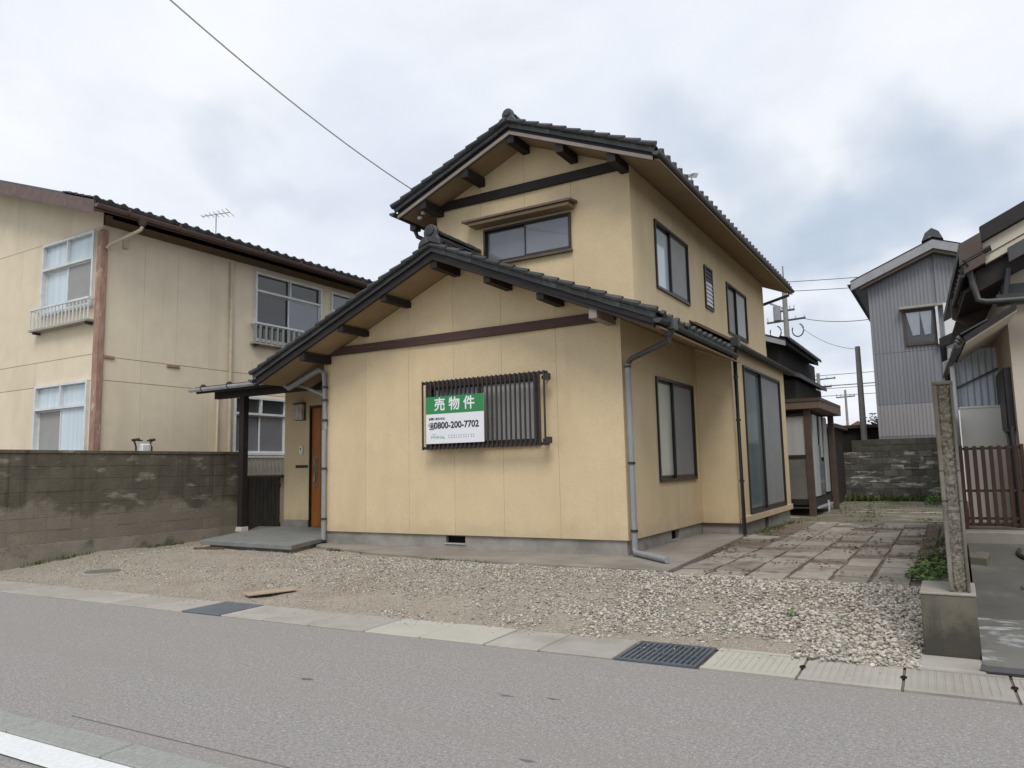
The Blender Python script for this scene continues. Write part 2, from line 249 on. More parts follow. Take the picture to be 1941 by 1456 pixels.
# ------------------------------------------------------------------ mesh helpers
ORG = {}
def empty(name, label, cat, loc=(0, 0, 0), rotz=0.0, group=None):
    o = bpy.data.objects.new(name, None); COL.objects.link(o); o.location = loc; o.rotation_euler = (0, 0, rotz); o.empty_display_size = .2
    o['label'] = label; o['category'] = cat
    if group: o['group'] = group
    ORG[o.name] = Vector(loc) if rotz == 0 else Vector((0, 0, 0)); return o
def tag(o, label=None, cat=None, group=None, kind=None):
    for k, v in (('label', label), ('category', cat), ('group', group), ('kind', kind)):
        if v: o[k] = v
    return o
class MB:
    def __init__(s): s.v = []; s.f = []
    def add(s, vs, fs):
        b = len(s.v); s.v += [tuple(p) for p in vs]; s.f += [tuple(i + b for i in f) for f in fs]; return s
    def box(s, x0, x1, y0, y1, z0, z1):
        x0, x1 = min(x0, x1), max(x0, x1); y0, y1 = min(y0, y1), max(y0, y1); z0, z1 = min(z0, z1), max(z0, z1)
        return s.add([(x0, y0, z0), (x1, y0, z0), (x1, y1, z0), (x0, y1, z0), (x0, y0, z1), (x1, y0, z1), (x1, y1, z1), (x0, y1, z1)],
                     [(3, 2, 1, 0), (4, 5, 6, 7), (0, 1, 5, 4), (1, 2, 6, 5), (2, 3, 7, 6), (3, 0, 4, 7)])
    def prism(s, pts, ext):      # pts: list of 3d points (planar loop), extruded by the vector ext
        n = len(pts); e = Vector(ext); a = [Vector(p) for p in pts]
        nrm = Vector((0, 0, 0))
        for i in range(n): nrm += a[i].cross(a[(i + 1) % n])
        if nrm.dot(e) > 0: a = a[::-1]
        vs = [tuple(p) for p in a] + [tuple(p + e) for p in a]
        fs = [tuple(range(n)), tuple(range(2 * n - 1, n - 1, -1))] + [(i, i + n, (i + 1) % n + n, (i + 1) % n) for i in range(n)]
        fs = [f[::1] for f in fs]
        fs[2:] = [tuple(reversed(f)) for f in fs[2:]]
        return s.add(vs, [tuple(reversed(f)) for f in fs] if False else fs)
    def tube(s, path, r, n=8, caps=True):
        P = [Vector(p) for p in path]; m = len(P); rings = []
        for i in range(m):
            d = (P[min(i + 1, m - 1)] - P[max(i - 1, 0)]).normalized()
            a = d.cross(Vector((0, 0, 1)))
            if a.length < 1e-3: a = d.cross(Vector((0, 1, 0)))
            a.normalize(); b = d.cross(a).normalized(); ri = r[i] if isinstance(r, (list, tuple)) else r
            k = 1.0
            if 0 < i < m - 1:
                c = (P[i] - P[i - 1]).normalized().dot((P[i + 1] - P[i]).normalized()); k = 1 / max(.5, math.sqrt((1 + c) / 2))
            rings.append([P[i] + (a * math.cos(2 * math.pi * j / n) + b * math.sin(2 * math.pi * j / n)) * ri * (k if False else 1) for j in range(n)])
        vs = [p for g in rings for p in g]
        fs = [(i * n + j, i * n + (j + 1) % n, (i + 1) * n + (j + 1) % n, (i + 1) * n + j) for i in range(m - 1) for j in range(n)]
        if caps: fs += [tuple(range(n))[::-1], tuple(range((m - 1) * n, m * n))]
        return s.add(vs, fs)
    def slab(s, pts, zt, zb):     # xy outline with top/bottom height functions
        n = len(pts)
        vs = [(x, y, zb(x, y)) for x, y in pts] + [(x, y, zt(x, y)) for x, y in pts]
        ar = sum(pts[i][0] * pts[(i + 1) % n][1] - pts[(i + 1) % n][0] * pts[i][1] for i in range(n))
        fs = [tuple(range(n))[::-1], tuple(range(n, 2 * n))] + [(i, (i + 1) % n, (i + 1) % n + n, i + n) for i in range(n)]
        if ar < 0: fs = [f[::-1] for f in fs]
        return s.add(vs, fs)
    def obox(s, p0, p1, w, h):     # bar from p0 to p1, w across (horizontal), h across (other)
        a, b = Vector(p0), Vector(p1); d = (b - a).normalized(); u = d.cross(Vector((0, 0, 1)))
        if u.length < 1e-3: u = Vector((1, 0, 0))
        u.normalize(); q = u.cross(d).normalized(); u = u * w / 2; q = q * h / 2
        vs = [a - u - q, a + u - q, a + u + q, a - u + q, b - u - q, b + u - q, b + u + q, b - u + q]
        return s.add(vs, [(0, 1, 2, 3), (7, 6, 5, 4), (1, 0, 4, 5), (2, 1, 5, 6), (3, 2, 6, 7), (0, 3, 7, 4)])
    def mesh(s, name, org=(0, 0, 0), smooth=False, bevel=0.0):
        me = bpy.data.meshes.new(name); o = Vector(org)
        me.from_pydata([tuple(Vector(p) - o) for p in s.v], [], s.f); me.validate(); me.update()
        bm = bmesh.new(); bm.from_mesh(me)
        bmesh.ops.recalc_face_normals(bm, faces=bm.faces)
        if bevel: bmesh.ops.bevel(bm, geom=[e for e in bm.edges if len(e.link_faces) == 2 and e.calc_face_angle(0) > .5], offset=bevel, segments=1, affect='EDGES', clamp_overlap=True)
        bm.to_mesh(me); bm.free()
        if smooth:
            for p in me.polygons: p.use_smooth = True
            me.set_sharp_from_angle(angle=math.radians(40))
        return me
    def build(s, name, m, parent=None, smooth=False, bevel=0.0, org=None):
        if parent is not None: og = ORG[parent.name]
        else: og = Vector(org) if org is not None else Vector((0, 0, 0))
        me = s.mesh(name, og, smooth, bevel); me.materials.append(m)
        o = bpy.data.objects.new(name, me); COL.objects.link(o)
        if parent is not None: o.parent = parent
        else: o.location = og
        ORG[o.name] = og; return o
def inst(name, me, parent, M=None, loc=None):      # another piece sharing mesh data, placed in world terms under its parent
    o = bpy.data.objects.new(name, me); COL.objects.link(o); o.parent = parent
    og = ORG[parent.name]
    Mw = M if M is not None else Matrix.Translation(loc)
    o.matrix_local = Matrix.Translation(-og) @ Mw
    ORG[o.name] = og; return o
def center(mb):
    a = np.array(mb.v); return (a.min(0) + a.max(0)) / 2
# planes: 'F' faces the street (-Y) at y=c, 'S' faces right (+X) at x=c
def pbox(mb, pl, c, u0, u1, n0, n1, z0, z1):
    if pl == 'F': return mb.box(u0, u1, c - n1, c - n0, z0, z1)
    return mb.box(c + n0, c + n1, u0, u1, z0, z1)
def panels(parent, pl, c, seams, zb, ztop, m, holes=(), breaks=(), th=.016, gap=.004, name='siding_panel', back=0.0):
    for si, (a, b) in enumerate(zip(seams[:-1], seams[1:])):
        if si: a += gap / 2
        if si < len(seams) - 2: b -= gap / 2
        us = sorted({a, b, *[h for H in holes for h in H[:2] if a < h < b], *[q for q in breaks if a < q < b]})
        subs = list(zip(us[:-1], us[1:])); tops = all(any(H[0] < (p + q) / 2 < H[1] for H in holes) for p, q in subs)
        mb = MB(); mtop = MB()
        for p, q in subs:
            mid = (p + q) / 2; cuts = sorted([(H[2], H[3]) for H in holes if H[0] < mid < H[1]])
            zl = zb if not callable(zb) else None
            edges = [(zb, zb)] if zl is not None else [(zb(p), zb(q))]
            spans = []; cur = edges[0]
            for z0, z1 in cuts: spans.append((cur, (z0, z0))); cur = (z1, z1)
            spans.append((cur, (ztop(p), ztop(q))))
            for k_, ((l0, r0), (l1, r1)) in enumerate(spans):
                mm = mtop if tops and k_ else mb
                if l1 - l0 < .01 and r1 - r0 < .01: continue
                if pl == 'F': mm.prism([(p, c, l0), (q, c, r0), (q, c, r1), (p, c, l1)], (0, th, 0))
                else: mm.prism([(c, p, l0), (c, q, r0), (c, q, r1), (c, p, l1)], (-th, 0, 0))
        for q_ in (mb, mtop):
            if q_.v: q_.build(name, m, parent)
def window(parent, pl, c, u0, u1, z0, z1, fm, left, right, sill=None, fwid=.04, proud=.03, deep=.09, sw=.032, transom=None, tm=None, panelmid=None, name='window', split=.5):
    """two-sash sliding window: frame (the part), sashes and panes (sub-parts)"""
    mb = MB()
    pbox(mb, pl, c, u0, u0 + fwid, -deep, proud, z0, z1); pbox(mb, pl, c, u1 - fwid, u1, -deep, proud, z0, z1)
    pbox(mb, pl, c, u0 + fwid, u1 - fwid, -deep, proud, z1 - fwid, z1); pbox(mb, pl, c, u0 + fwid, u1 - fwid, -deep, proud + .004, z0, z0 + fwid)
    zt = z1 - fwid
    if transom:
        pbox(mb, pl, c, u0 + fwid, u1 - fwid, -deep, proud - .003, transom, transom + .05); zt = transom
    w = mb.build(name, fm, parent)
    um = u0 + (u1 - u0) * split; ov = .03
    for k, (a, b, pm, n0) in enumerate(((u0 + fwid, um + ov, left, -.062), (um - ov, u1 - fwid, right, -.022))):
        s = MB(); zb_ = z0 + fwid
        pbox(s, pl, c, a, a + sw, n0, n0 + .03, zb_, zt); pbox(s, pl, c, b - sw, b, n0, n0 + .03, zb_, zt)
        pbox(s, pl, c, a + sw, b - sw, n0, n0 + .03, zt - sw, zt); pbox(s, pl, c, a + sw, b - sw, n0, n0 + .03, zb_, zb_ + sw * 1.5)
        s.build('sash', fm, w)
        g = MB(); pbox(g, pl, c, a + sw, b - sw, n0 + .010, n0 + .016, zb_ + sw * 1.5, zt - sw); g.build('pane', pm, w)
    if transom:
        for a, b in ((u0 + fwid, um - .02), (um + .02, u1 - fwid)):
            g = MB(); pbox(g, pl, c, a, b, -.03, -.024, transom + .05, z1 - fwid); g.build('pane', tm or left, w)
        s = MB(); pbox(s, pl, c, um - .02, um + .02, -deep, proud - .006, transom + .05, z1 - fwid); s.build('mullion', fm, w)
    if sill:
        s = MB(); pbox(s, pl, c, u0 - .02, u1 + .02, 0, proud + .03, z0 - .035, z0 - .002); s.build('sill', sill, w)
    v = MB(); pbox(v, pl, c, u0, u1, -deep - .02, -deep - .005, z0, z1); v.build('dark_backing', M_VOID, w)
    return w
def smooth01(t): t = min(1, max(0, t)); return t * t * (3 - 2 * t)

# ------------------------------------------------------------------ ground, road, gutter strips
TR = math.radians(1.7)
RA = Vector((math.cos(TR), math.sin(TR), 0)); RB = Vector((-math.sin(TR), math.cos(TR), 0)); RO = Vector((-1.0, 5.12, 0))
def rd(a, b, z): p = RO + RA * a + RB * b; return (p.x, p.y, z)      # a along the street, b away from the viewer; b = 0 is the street edge of the gutter strip
def strip_y(x, b=0.0): return RO.y + (x - RO.x) * math.tan(TR) + b
tag(MB().add([(-600, -600, -.45), (600, -600, -.45), (600, 600, -.45), (-600, 600, -.45)], [(0, 1, 2, 3)]).build('ground', M_GROUND), kind='structure')
tag(MB().add([rd(-90, -2.60, -.19), rd(90, -2.60, -.19), rd(90, -.012, -.19), rd(-90, -.012, -.19)], [(0, 1, 2, 3)]).build('road', M_ROAD), kind='structure')
tag(MB().add([rd(-90, -9.5, -.195), rd(90, -9.5, -.195), rd(90, -2.60, -.195), rd(-90, -2.60, -.195)], [(0, 1, 2, 3)]).build('near_pavement', M_ROAD), kind='structure')
tag(MB().add([rd(-90, -2.975, -.186), rd(90, -2.975, -.186), rd(90, -2.795, -.186), rd(-90, -2.795, -.186)], [(0, 1, 2, 3)]).build('road_marking', M_LINE), kind='structure')
mb = MB()
for (a0, b0, a1, b1, w) in ((-3.6, -2.46, -1.75, -2.465, .008),):
    mb.add([rd(a0, b0, -.1885), rd(a1, b1, -.1885), rd(a1, b1 + w, -.1885), rd(a0, b0 + w, -.1885)], [(0, 1, 2, 3)])
for a0, b0, l, w in ((-2.95, -1.30, .13, .035), (-.95, -1.9, .10, .02), (-1.55, -1.06, .12, .02), (-1.25, -1.0, .10, .018), (.2, -2.2, .12, .02)):
    mb.add([rd(a0, b0, -.1888), rd(a0 + l * .5, b0 - w, -.1888), rd(a0 + l, b0, -.1888), rd(a0 + l * .6, b0 + w * .5, -.1888)], [(0, 1, 2, 3)])
tag(mb.build('road_seams', M_ROAD2), kind='structure')
# gutter strip along the far edge of the street
bed = MB(); bed.add([rd(-60, -.014, -.196), rd(60, -.014, -.196), rd(60, .64, -.196), rd(-60, .64, -.196)], [(0, 1, 2, 3)])
strip = tag(bed.build('gutter_strip', M_EARTH), kind='structure')
def ablk(mb, a0, a1, b0, b1, z0, z1):
    vs = [rd(a0, b0, z0), rd(a1, b0, z0), rd(a1, b1, z0), rd(a0, b1, z0), rd(a0, b0, z1), rd(a1, b0, z1), rd(a1, b1, z1), rd(a0, b1, z1)]
    return mb.add(vs, [(3, 2, 1, 0), (4, 5, 6, 7), (0, 1, 5, 4), (1, 2, 6, 5), (2, 3, 7, 6), (3, 0, 4, 7)])
def ax(x): return (x - RO.x) / math.cos(TR)
cuts = [-5.14, -4.50, -3.91, -3.29, -2.81, -2.21]
for k, (a, b) in enumerate(zip(cuts[:-1], cuts[1:])):
    mb = MB(); ablk(mb, ax(a) + .008, ax(b) - .008, 0, .575, -.26, -.178 + random.uniform(-.003, .003)); mb.build('gutter_slab', M_SLABNEW if k in (1, 2) else M_SLAB, strip, bevel=.006)
for a, b, mm in ((-1.60, -.975, M_SLABNEW), (-.975, -.375, M_SLAB), (-.375, .21, M_SLAB), (.21, .82, M_SLAB), (.82, 1.43, M_SLAB)):
    mb = MB(); a_, b_ = ax(a) + .009, ax(b) - .009; top = -.178 + random.uniform(-.003, .003)
    ablk(mb, a_, b_, 0, .60, -.26, top - .006)
    nr = 11; w = (b_ - a_ - .06) / nr                       # anti-slip ribs
    for j in range(nr): ablk(mb, a_ + .03 + j * w + .006, a_ + .03 + (j + 1) * w - .010, .07, .53, top - .007, top - .0025)
    ablk(mb, a_, b_, 0, .06, top - .007, top); ablk(mb, a_, b_, .54, .60, top - .007, top)
    mb.build('gutter_slab', mm, strip)
    mb = MB(); mb.add([rd(b_ + .009 + .020 * math.cos(q), .30 + .036 * math.sin(q), top + .0015) for q in [i * math.pi / 6 for i in range(12)]], [tuple(range(12))])
    mb.build('lifting_hole', M_VOID, strip)
xs = [-6.30, -5.72, -5.14]
for a, b in zip(xs[:-1], xs[1:]):
    mb = MB(); ablk(mb, ax(a) + .006, ax(b) - .006, 0, .565, -.26, -.180); mb.build('gutter_slab', M_SLAB, strip, bevel=.006)
a = -6.87
while a > -16:
    mb = MB(); ablk(mb, ax(a - .6) + .004, ax(a) - .004, 0, .55, -.26, -.181 + random.uniform(-.002, .002)); mb.build('gutter_slab', M_SLAB, strip, bevel=.006); a -= .6
# steel plate and drain grate lying in the strip
mb = MB(); ablk(mb, ax(-6.86), ax(-6.31), .0, .56, -.2, -.176)
tag(mb.build('steel_plate', M_PLATE, org=rd(ax(-6.58), .28, -.2), bevel=.004), 'blue grey steel drain cover plate without holes, flush in gutter strip', 'drain cover')
g = empty('drain_grate', 'blue grey steel grating of parallel bars set between concrete gutter slabs', 'drain grate', rd(ax(-1.9), .29, -.2))
a0, a1 = ax(-2.20), ax(-1.615)
mb = MB(); ablk(mb, a0, a1, 0, .03, -.22, -.176); ablk(mb, a0, a1, .55, .58, -.22, -.176); ablk(mb, a0, a0 + .025, .03, .55, -.22, -.176); ablk(mb, a1 - .025, a1, .03, .55, -.22, -.176)
mb.build('frame', M_GRATE, g)
for j in range(13):
    q = a0 + .05 + j * (a1 - a0 - .1) / 12; mb = MB(); ablk(mb, q - .011, q + .011, .03, .55, -.215, -.178); mb.build('bar', M_GRATE, g)
for b in (.16, .29, .42):
    mb = MB(); ablk(mb, a0 + .025, a1 - .025, b - .008, b + .008, -.22, -.184); mb.build('cross_rod', M_GRATE, g)
mb = MB(); ablk(mb, a0 + .02, a1 - .02, .02, .56, -.30, -.262); mb.build('channel_floor', M_VOID, g)
# granite kerb on the viewer's side
kb = MB(); kb.add([rd(-60, -2.81, -.194), rd(60, -2.81, -.194), rd(60, -2.585, -.194), rd(-60, -2.585, -.194)], [(0, 1, 2, 3)])
kerb = tag(kb.build('near_kerb', M_ROAD2), kind='structure')
a = ax(-8.0) 
while a < 4:
    mb = MB(); ablk(mb, a + .006, a + .834, -2.792, -2.605, -.25, -.176); mb.build('kerb_slab', M_KERB, kerb, bevel=.006); a += .84

# the lot: one height field from the strip to the back wall
def bumps(x, y): return .022 * (mnoise.noise(Vector((x * 1.1, y * 1.1, 0))) + .5 * mnoise.noise(Vector((x * 3.1, y * 3.1, 4))) + .30 * mnoise.noise(Vector((x * 9, y * 9, 8))))
def lot_z(x, y):
    e = strip_y(x, .58)
    z = -.185 + .165 * smooth01((y - e) / 2.3)
    z -= .085 * smooth01((-10.6 - x) / 1.8)
    z -= .075 * smooth01((y - 11) / 8)
    if -3.0 < x < -.3 and 8.12 < y < 16.6: z -= .055 * smooth01((y - 8.1) / .12)
    return z
def soil_z(x, y):
    k = smooth01((y - strip_y(x, .57)) / .25)
    return lot_z(x, y) + bumps(x, y) * (.15 + .85 * k)
def grid(x0, x1, nx, ys, m, name, zf):
    mb = MB(); X = [x0 + (x1 - x0) * i / nx for i in range(nx + 1)]; ny = len(ys)
    mb.v = [(x, (y if y > 5.9 else strip_y(x, .55) + (y - 5.6)), zf(x, (y if y > 5.9 else strip_y(x, .55) + (y - 5.6)))) for y in ys for x in X]
    mb.f = [(j * (nx + 1) + i, j * (nx + 1) + i + 1, (j + 1) * (nx + 1) + i + 1, (j + 1) * (nx + 1) + i) for j in range(ny - 1) for i in range(nx)]
    return mb.build(name, m, smooth=True)
ys = [5.6 + .05 * i for i in range(74)] + [9.4 + .4 * i for i in range(50)]
tag(grid(-13.0, -.06, 240, ys, M_SAND, 'gravel_lot', soil_z), kind='structure')
lot = bpy.data.objects['gravel_lot']; lot.data.materials.append(M_YARD)
for p in lot.data.polygons:
    if p.center.y > 12.8 or p.center.x > -3.1 and p.center.y > 9.3: p.material_index = 1
tag(MB().add([(-60, 5.64 - 1.7, -.2), (-13.0, 5.45, -.2), (-13.0, 60, -.12), (-60, 60, -.12)], [(0, 1, 2, 3)]).build('apartment_yard', M_EARTH), kind='structure')
tag(MB().add([(-13.0, 29, -.12), (14, 29, -.12), (40, 90, -.12), (-60, 90, -.12)], [(0, 1, 2, 3)]).build('back_yard', M_GROUND), kind='structure')

# crushed stone
def dens(x, y):
    n = mnoise.noise(Vector((x * .55, y * 1.0, 2.2))); n2 = mnoise.noise(Vector((x * 1.7, y * 2.3, 6)))
    e = y - strip_y(x, .58)
    d = .30 + .50 * n + .40 * n2
    d += (.42 + .7 * n2) * smooth01((x + 3.9) / 1.6) * (1 if y < 8.4 else 0)                  # deep stone near the pillar
    d += .62 * smooth01(1 - abs(y - (7.75 + .05 * (x + 5))) / .75) * smooth01((x + 9.5) / 4.5)
    d -= .85 * smooth01(1 - e / .95) * (1 - smooth01((x + 1.5) / .9)) * (1 if not (-5.0 < x < -3.2) else .15)
    d -= .08 * smooth01((-7 - x) / 3) 
    return d
base = []
rs = np.random.RandomState(3)
bm = bmesh.new(); bmesh.ops.create_icosphere(bm, subdivisions=1, radius=1.0); bm.verts.ensure_lookup_table()
ico_v = np.array([v.co[:] for v in bm.verts]); ico_f = np.array([[v.index for v in f.verts] for f in bm.faces]); bm.free()
variants = []
for k in range(16):
    v = ico_v * rs.uniform(.50, 1.2, (len(ico_v), 1)); v = v * np.array([1.1, rs.uniform(.5, .95), rs.uniform(.38, .7)]); variants.append(v)
def scatter(name, pts, m, label=None, vari=variants, faces=ico_f):
    nv = len(vari[0]); V = np.empty((len(pts) * nv, 3)); 
    for i, (x, y, z, s, tilt) in enumerate(pts):
        v = vari[i % len(vari)]; a = rs.uniform(0, 6.283); c, s_ = math.cos(a), math.sin(a); tx = rs.uniform(-tilt, tilt)
        w = v * s; ct, st = math.cos(tx), math.sin(tx)
        w = np.stack([w[:, 0], w[:, 1] * ct - w[:, 2] * st, w[:, 1] * st + w[:, 2] * ct], 1)
        V[i * nv:(i + 1) * nv] = np.stack([w[:, 0] * c - w[:, 1] * s_ + x, w[:, 0] * s_ + w[:, 1] * c + y, w[:, 2] + z], 1)
    k = faces.shape[1]
    F = (faces[None] + (np.arange(len(pts)) * nv)[:, None, None]).reshape(-1, k)
    me = bpy.data.meshes.new(name); me.vertices.add(len(V)); me.vertices.foreach_set('co', V.ravel())
    me.loops.add(F.size); me.loops.foreach_set('vertex_index', F.ravel().astype(np.int32))
    me.polygons.add(len(F)); me.polygons.foreach_set('loop_start', (np.arange(len(F)) * k).astype(np.int32)); me.polygons.foreach_set('loop_total', np.full(len(F), k, np.int32))
    me.update(calc_edges=True); me.materials.append(m)
    o = bpy.data.objects.new(name, me); COL.objects.link(o); tag(o, kind='stuff'); return o
def blocked(x, y):
    if y > 8.22 and x > -2.9 and x < -.42: return True
    if x > -8.95 and y > 8.85 + (8.2 - 8.85) * smooth01((x + 8.95) / 2.2) and x < -2.8: return True
    if y > 8.25 and -11.1 < x < -8.6: return True
    return x < -12.85 or x > -.30
pts = []
tries = 0
while len(pts) < 38000 and tries < 500000:
    tries += 1
    x = -12.8 + 12.5 * (rs.uniform() ** .72); y = rs.uniform(5.55, 9.2)
    if y < strip_y(x, .56 - .10 * rs.uniform() ** 3) or blocked(x, y): continue
    if rs.uniform() > dens(x, y): continue
    s = (.006 + .014 * rs.uniform() ** 2.0) * (1 + .5 * smooth01((x + 4.0) / 3.5)) * (.85 if x < -7.5 else 1)
    zb = soil_z(x, y) if y > strip_y(x, .57) else -.176
    pts.append((x, y, zb + s * rs.uniform(.1, .6) + .012 * max(0, dens(x, y) - .7), s, .7))
scatter('gravel', pts, M_STONE)
pts = []
while len(pts) < 14000:                                       # fine grit over the sandy part
    x = rs.uniform(-12.8, -.4); y = rs.uniform(5.1, 9.0)
    if y < strip_y(x, .58 - .40 * rs.uniform() ** 3.5) or blocked(x, y): continue
    s = rs.uniform(.004, .010); pts.append((x, y, (soil_z(x, y) if y > strip_y(x, .57) else -.181) + s * .4, s, .6))
scatter('grit', pts, M_STONE)
# loose things lying on the lot
def polar_disc(cx, cy_, r, z0, z1, n=28): return [(cx + r * math.cos(i * 2 * math.pi / n), cy_ + r * math.sin(i * 2 * math.pi / n)) for i in range(n)]
mz = soil_z(-10.35, 6.2)
mh = empty('manhole', 'round dull manhole cover half buried in the gravel by the left wall', 'manhole', (-10.35, 6.2, mz))
mb = MB(); mb.slab(polar_disc(-10.35, 6.2, .27, 0, 0), lambda x, y: mz + .022, lambda x, y: mz - .05); mb.build('ring', M_SLAB, mh, bevel=.006)
mb = MB(); mb.slab(polar_disc(-10.35, 6.2, .235, 0, 0), lambda x, y: mz + .028, lambda x, y: mz - .02); mb.build('lid', M_MANHOLE, mh)
z = soil_z(-6.6, 6.0) + .03
mb = MB(); mb.obox((-6.86, 5.74, z), (-6.62, 6.22, z + .008),   .19, .018)
tag(mb.build('board', M_PLANK, org=(-6.7, 5.98, z), bevel=.004), 'short tan board lying flat on the gravel near the gutter strip', 'board')
z = soil_z(-10.5, 8.05) + .02
mb = MB(); mb.obox((-10.75, 7.95, z), (-10.25, 8.12, z), .05, .03)
tag(mb.build('iron_bar', M_IRON, org=(-10.5, 8.05, z)), 'rusty iron bar on the gravel beside the porch slab', 'bar')
# apron of concrete round the house
AP = [(-9.3, 9.30), (-9.0, 8.90), (-7.4, 8.42), (-5.8, 8.22), (-2.86, 8.20), (-3.02, 12.2), (-3.06, 12.56), (-3.9, 12.56), (-3.9, 9.30)]
mb = MB(); mb.slab(AP, lambda x, y: .012 + .004 * (y - 8.2), lambda x, y: -.12)
tag(mb.build('concrete_apron', M_APRON, bevel=.006), kind='structure')
PS = [(-11.03, 8.25), (-8.72, 8.12), (-9.16, 9.21), (-9.16, 11.0), (-12.75, 11.0), (-11.97, 10.05)]
mb = MB(); mb.slab(PS, lambda x, y: .10, lambda x, y: .030); ps = tag(mb.build('porch_slab', M_PORCH, bevel=.006), kind='structure')
mb = MB(); mb.slab([(-10.9, 8.36), (-8.82, 8.24), (-9.24, 9.21), (-9.24, 10.9), (-12.6, 10.9), (-11.85, 10.05)], lambda x, y: .0295, lambda x, y: -.15); mb.build('porch_footing', M_CONC, ps)
# paving of tan blocks on the right
mb = MB(); mb.add([(-2.92, 8.22, -.042), (-.34, 8.22, -.042), (-.34, 16.5, -.088), (-3.1, 16.5, -.088)], [(0, 1, 2, 3)])
pav = tag(mb.build('paving', M_EARTH), kind='structure')
XC = [-2.88, -2.47, -2.06, -1.63, -1.21, -.83, -.46]
for i in range(6):
    y = 8.27 + random.uniform(-.02, .05) + (.12 if i == 3 else 0)
    while y < 16.4:
        l = random.choice((.43, .44, .45, .46))
        if y > 11.6 and i == 0: break
        if not (y > 14.5 and random.random() < .4) and not (9.6 < y < 14 and random.random() < .10):
            g_ = random.uniform(.016, .028); x0, x1 = XC[i] + g_ + random.uniform(-.01, .01) - .012 * (y - 8.3), XC[i + 1] - g_ - .008 * (y - 8.3)
            zc = -.022 - .0052 * max(0, y - 9) + random.uniform(-.008, .008); t0, t1 = random.uniform(-.006, .006), random.uniform(-.006, .006)
            m2 = MB(); m2.slab([(x0, y), (x1, y + random.uniform(-.01, .01)), (x1, y + l - .03), (x0, y + l - .025)], lambda x, yy: zc + (t0 if x < (x0 + x1) / 2 else t1), lambda x, yy: zc - .06)
            m2.build('paver', M_PAVER, pav, bevel=.005)
        y += l
mb = MB(); mb.box(-1.70, -.62, 8.13, 8.20, -.12, -.020); tag(mb.build('paving_edging', M_SLABNEW, bevel=.006), kind='structure')
# leaf litter and weeds
flat = [np.array([[-1, -.4, 0], [0, -.6, .15], [1, 0, 0], [0, .6, .2]]) * np.array([1, rs.uniform(.5, 1), rs.uniform(.5, 1.6)]) for _ in range(6)]
fq = np.array([[0, 1, 2, 3]])
pts = []
while len(pts) < 1300:
    x = rs.uniform(-3.0, -.3); y = 8.3 + 8 * rs.uniform() ** 1.1
    if mnoise.noise(Vector((x * 1.3, y * .9, 1))) + .3 * mnoise.noise(Vector((x * 5, y * 5, 3))) < .0 + (.25 if y < 9.6 else -.05): continue
    pts.append((x, y, -.012 - .005 * max(0, y - 9) + rs.uniform(0, .02), rs.uniform(.012, .032), .6))
scatter('leaf_litter', pts, M_DRY, vari=flat, faces=fq)
blade = [np.array([[-.10, 0, 0], [.10, 0, 0], [.06, rs.uniform(.1, .5), .6], [rs.uniform(-.2, .2), rs.uniform(.3, .9), 1.0]]) for _ in range(8)]
def weeds(name, n, region, h, m, label=None, cat=None, dens_=0.0):
    pts = []; k = 0
    while len(pts) < n and k < n * 40:
        k += 1
        x, y = region(); 
        if dens_ and mnoise.noise(Vector((x * 1.4, y * 1.4, 5))) < dens_: continue
        pts.append((x, y, lot_z(x, y) - .01, rs.uniform(.5, 1.2) * h, .7))
    return scatter(name, pts, m, vari=blade, faces=fq)
weeds('grass', 1500, lambda: (rs.uniform(-3.2, -.15), rs.uniform(17.0, 26.0)), .055, M_WEED, dens_=.12)
weeds('weeds', 900, lambda: (rs.uniform(-3.12, -2.85), rs.uniform(12.6, 17.5)), .06, M_WEED, dens_=.05)
weeds('wall_weeds', 800, lambda: (-.14 - .34 * rs.uniform() ** 1.3, rs.uniform(8.8, 13.5)), .075, M_WEED, dens_=-.05)
weeds('back_weeds', 1600, lambda: (rs.uniform(-4.0, -.2), rs.uniform(26.2, 26.75)), .20, M_WEED, dens_=-.05)
def leafy(name, label, cx, cy_, r, h, n, m, cat='weed', leaf=.03):
    lv = [np.array([[0, -.5, 0], [.8, 0, .12], [0, .5, 0], [-.8, 0, -.1]]) for _ in range(3)]
    p = []
    for i in range(n):
        a = rs.uniform(0, 6.283); q = r * rs.uniform() ** .6; hh = h * (1 - (q / r) ** 2 * .8) * rs.uniform(.15, 1)
        p.append((cx + q * math.cos(a) * .75, cy_ + q * math.sin(a), lot_z(cx, cy_) + hh, leaf * rs.uniform(.6, 1.3), .9))
    o = scatter(name, p, m, vari=lv, faces=fq); del o['kind']; return tag(o, label, cat)
leafy('clover_clump', 'bright green leafy weed clump between the pavers and rough block wall', -.27, 8.85, .36, .20, 520, M_LEAF, 'weed', .030)
leafy('weed_plant', 'olive weed tuft beyond the bright green clump along the block wall', -.27, 9.9, .26, .20, 220, M_WEED, 'weed', .03)
leafy('weed_tuft', 'low green weed tuft in the far corner beside the back wall', -.55, 24.6, .45, .32, 260, M_LEAF, 'weed', .05)
leafy('weed_sprig', 'tiny green weed sprig alone in the white gravel near the grate', -1.28, 6.75, .07, .07, 34, M_LEAF, 'weed', .022)
weeds('edge_weeds', 500, lambda: (lambda a: (-9.0 + 6.0 * a, 8.80 - .55 * min(1, a * 2.2) + rs.uniform(-.06, .03)))(rs.uniform()), .045, M_WEED, dens_=.10)
weeds('fence_weeds', 700, lambda: (rs.uniform(-12.86, -12.70), rs.uniform(5.8, 10.4)), .06, M_WEED, dens_=.02)
leafy('thistle', 'single upright weed standing in the bare yard behind the pavers', -1.75, 19.0, .13, .42, 90, M_WEED, 'weed', .035)

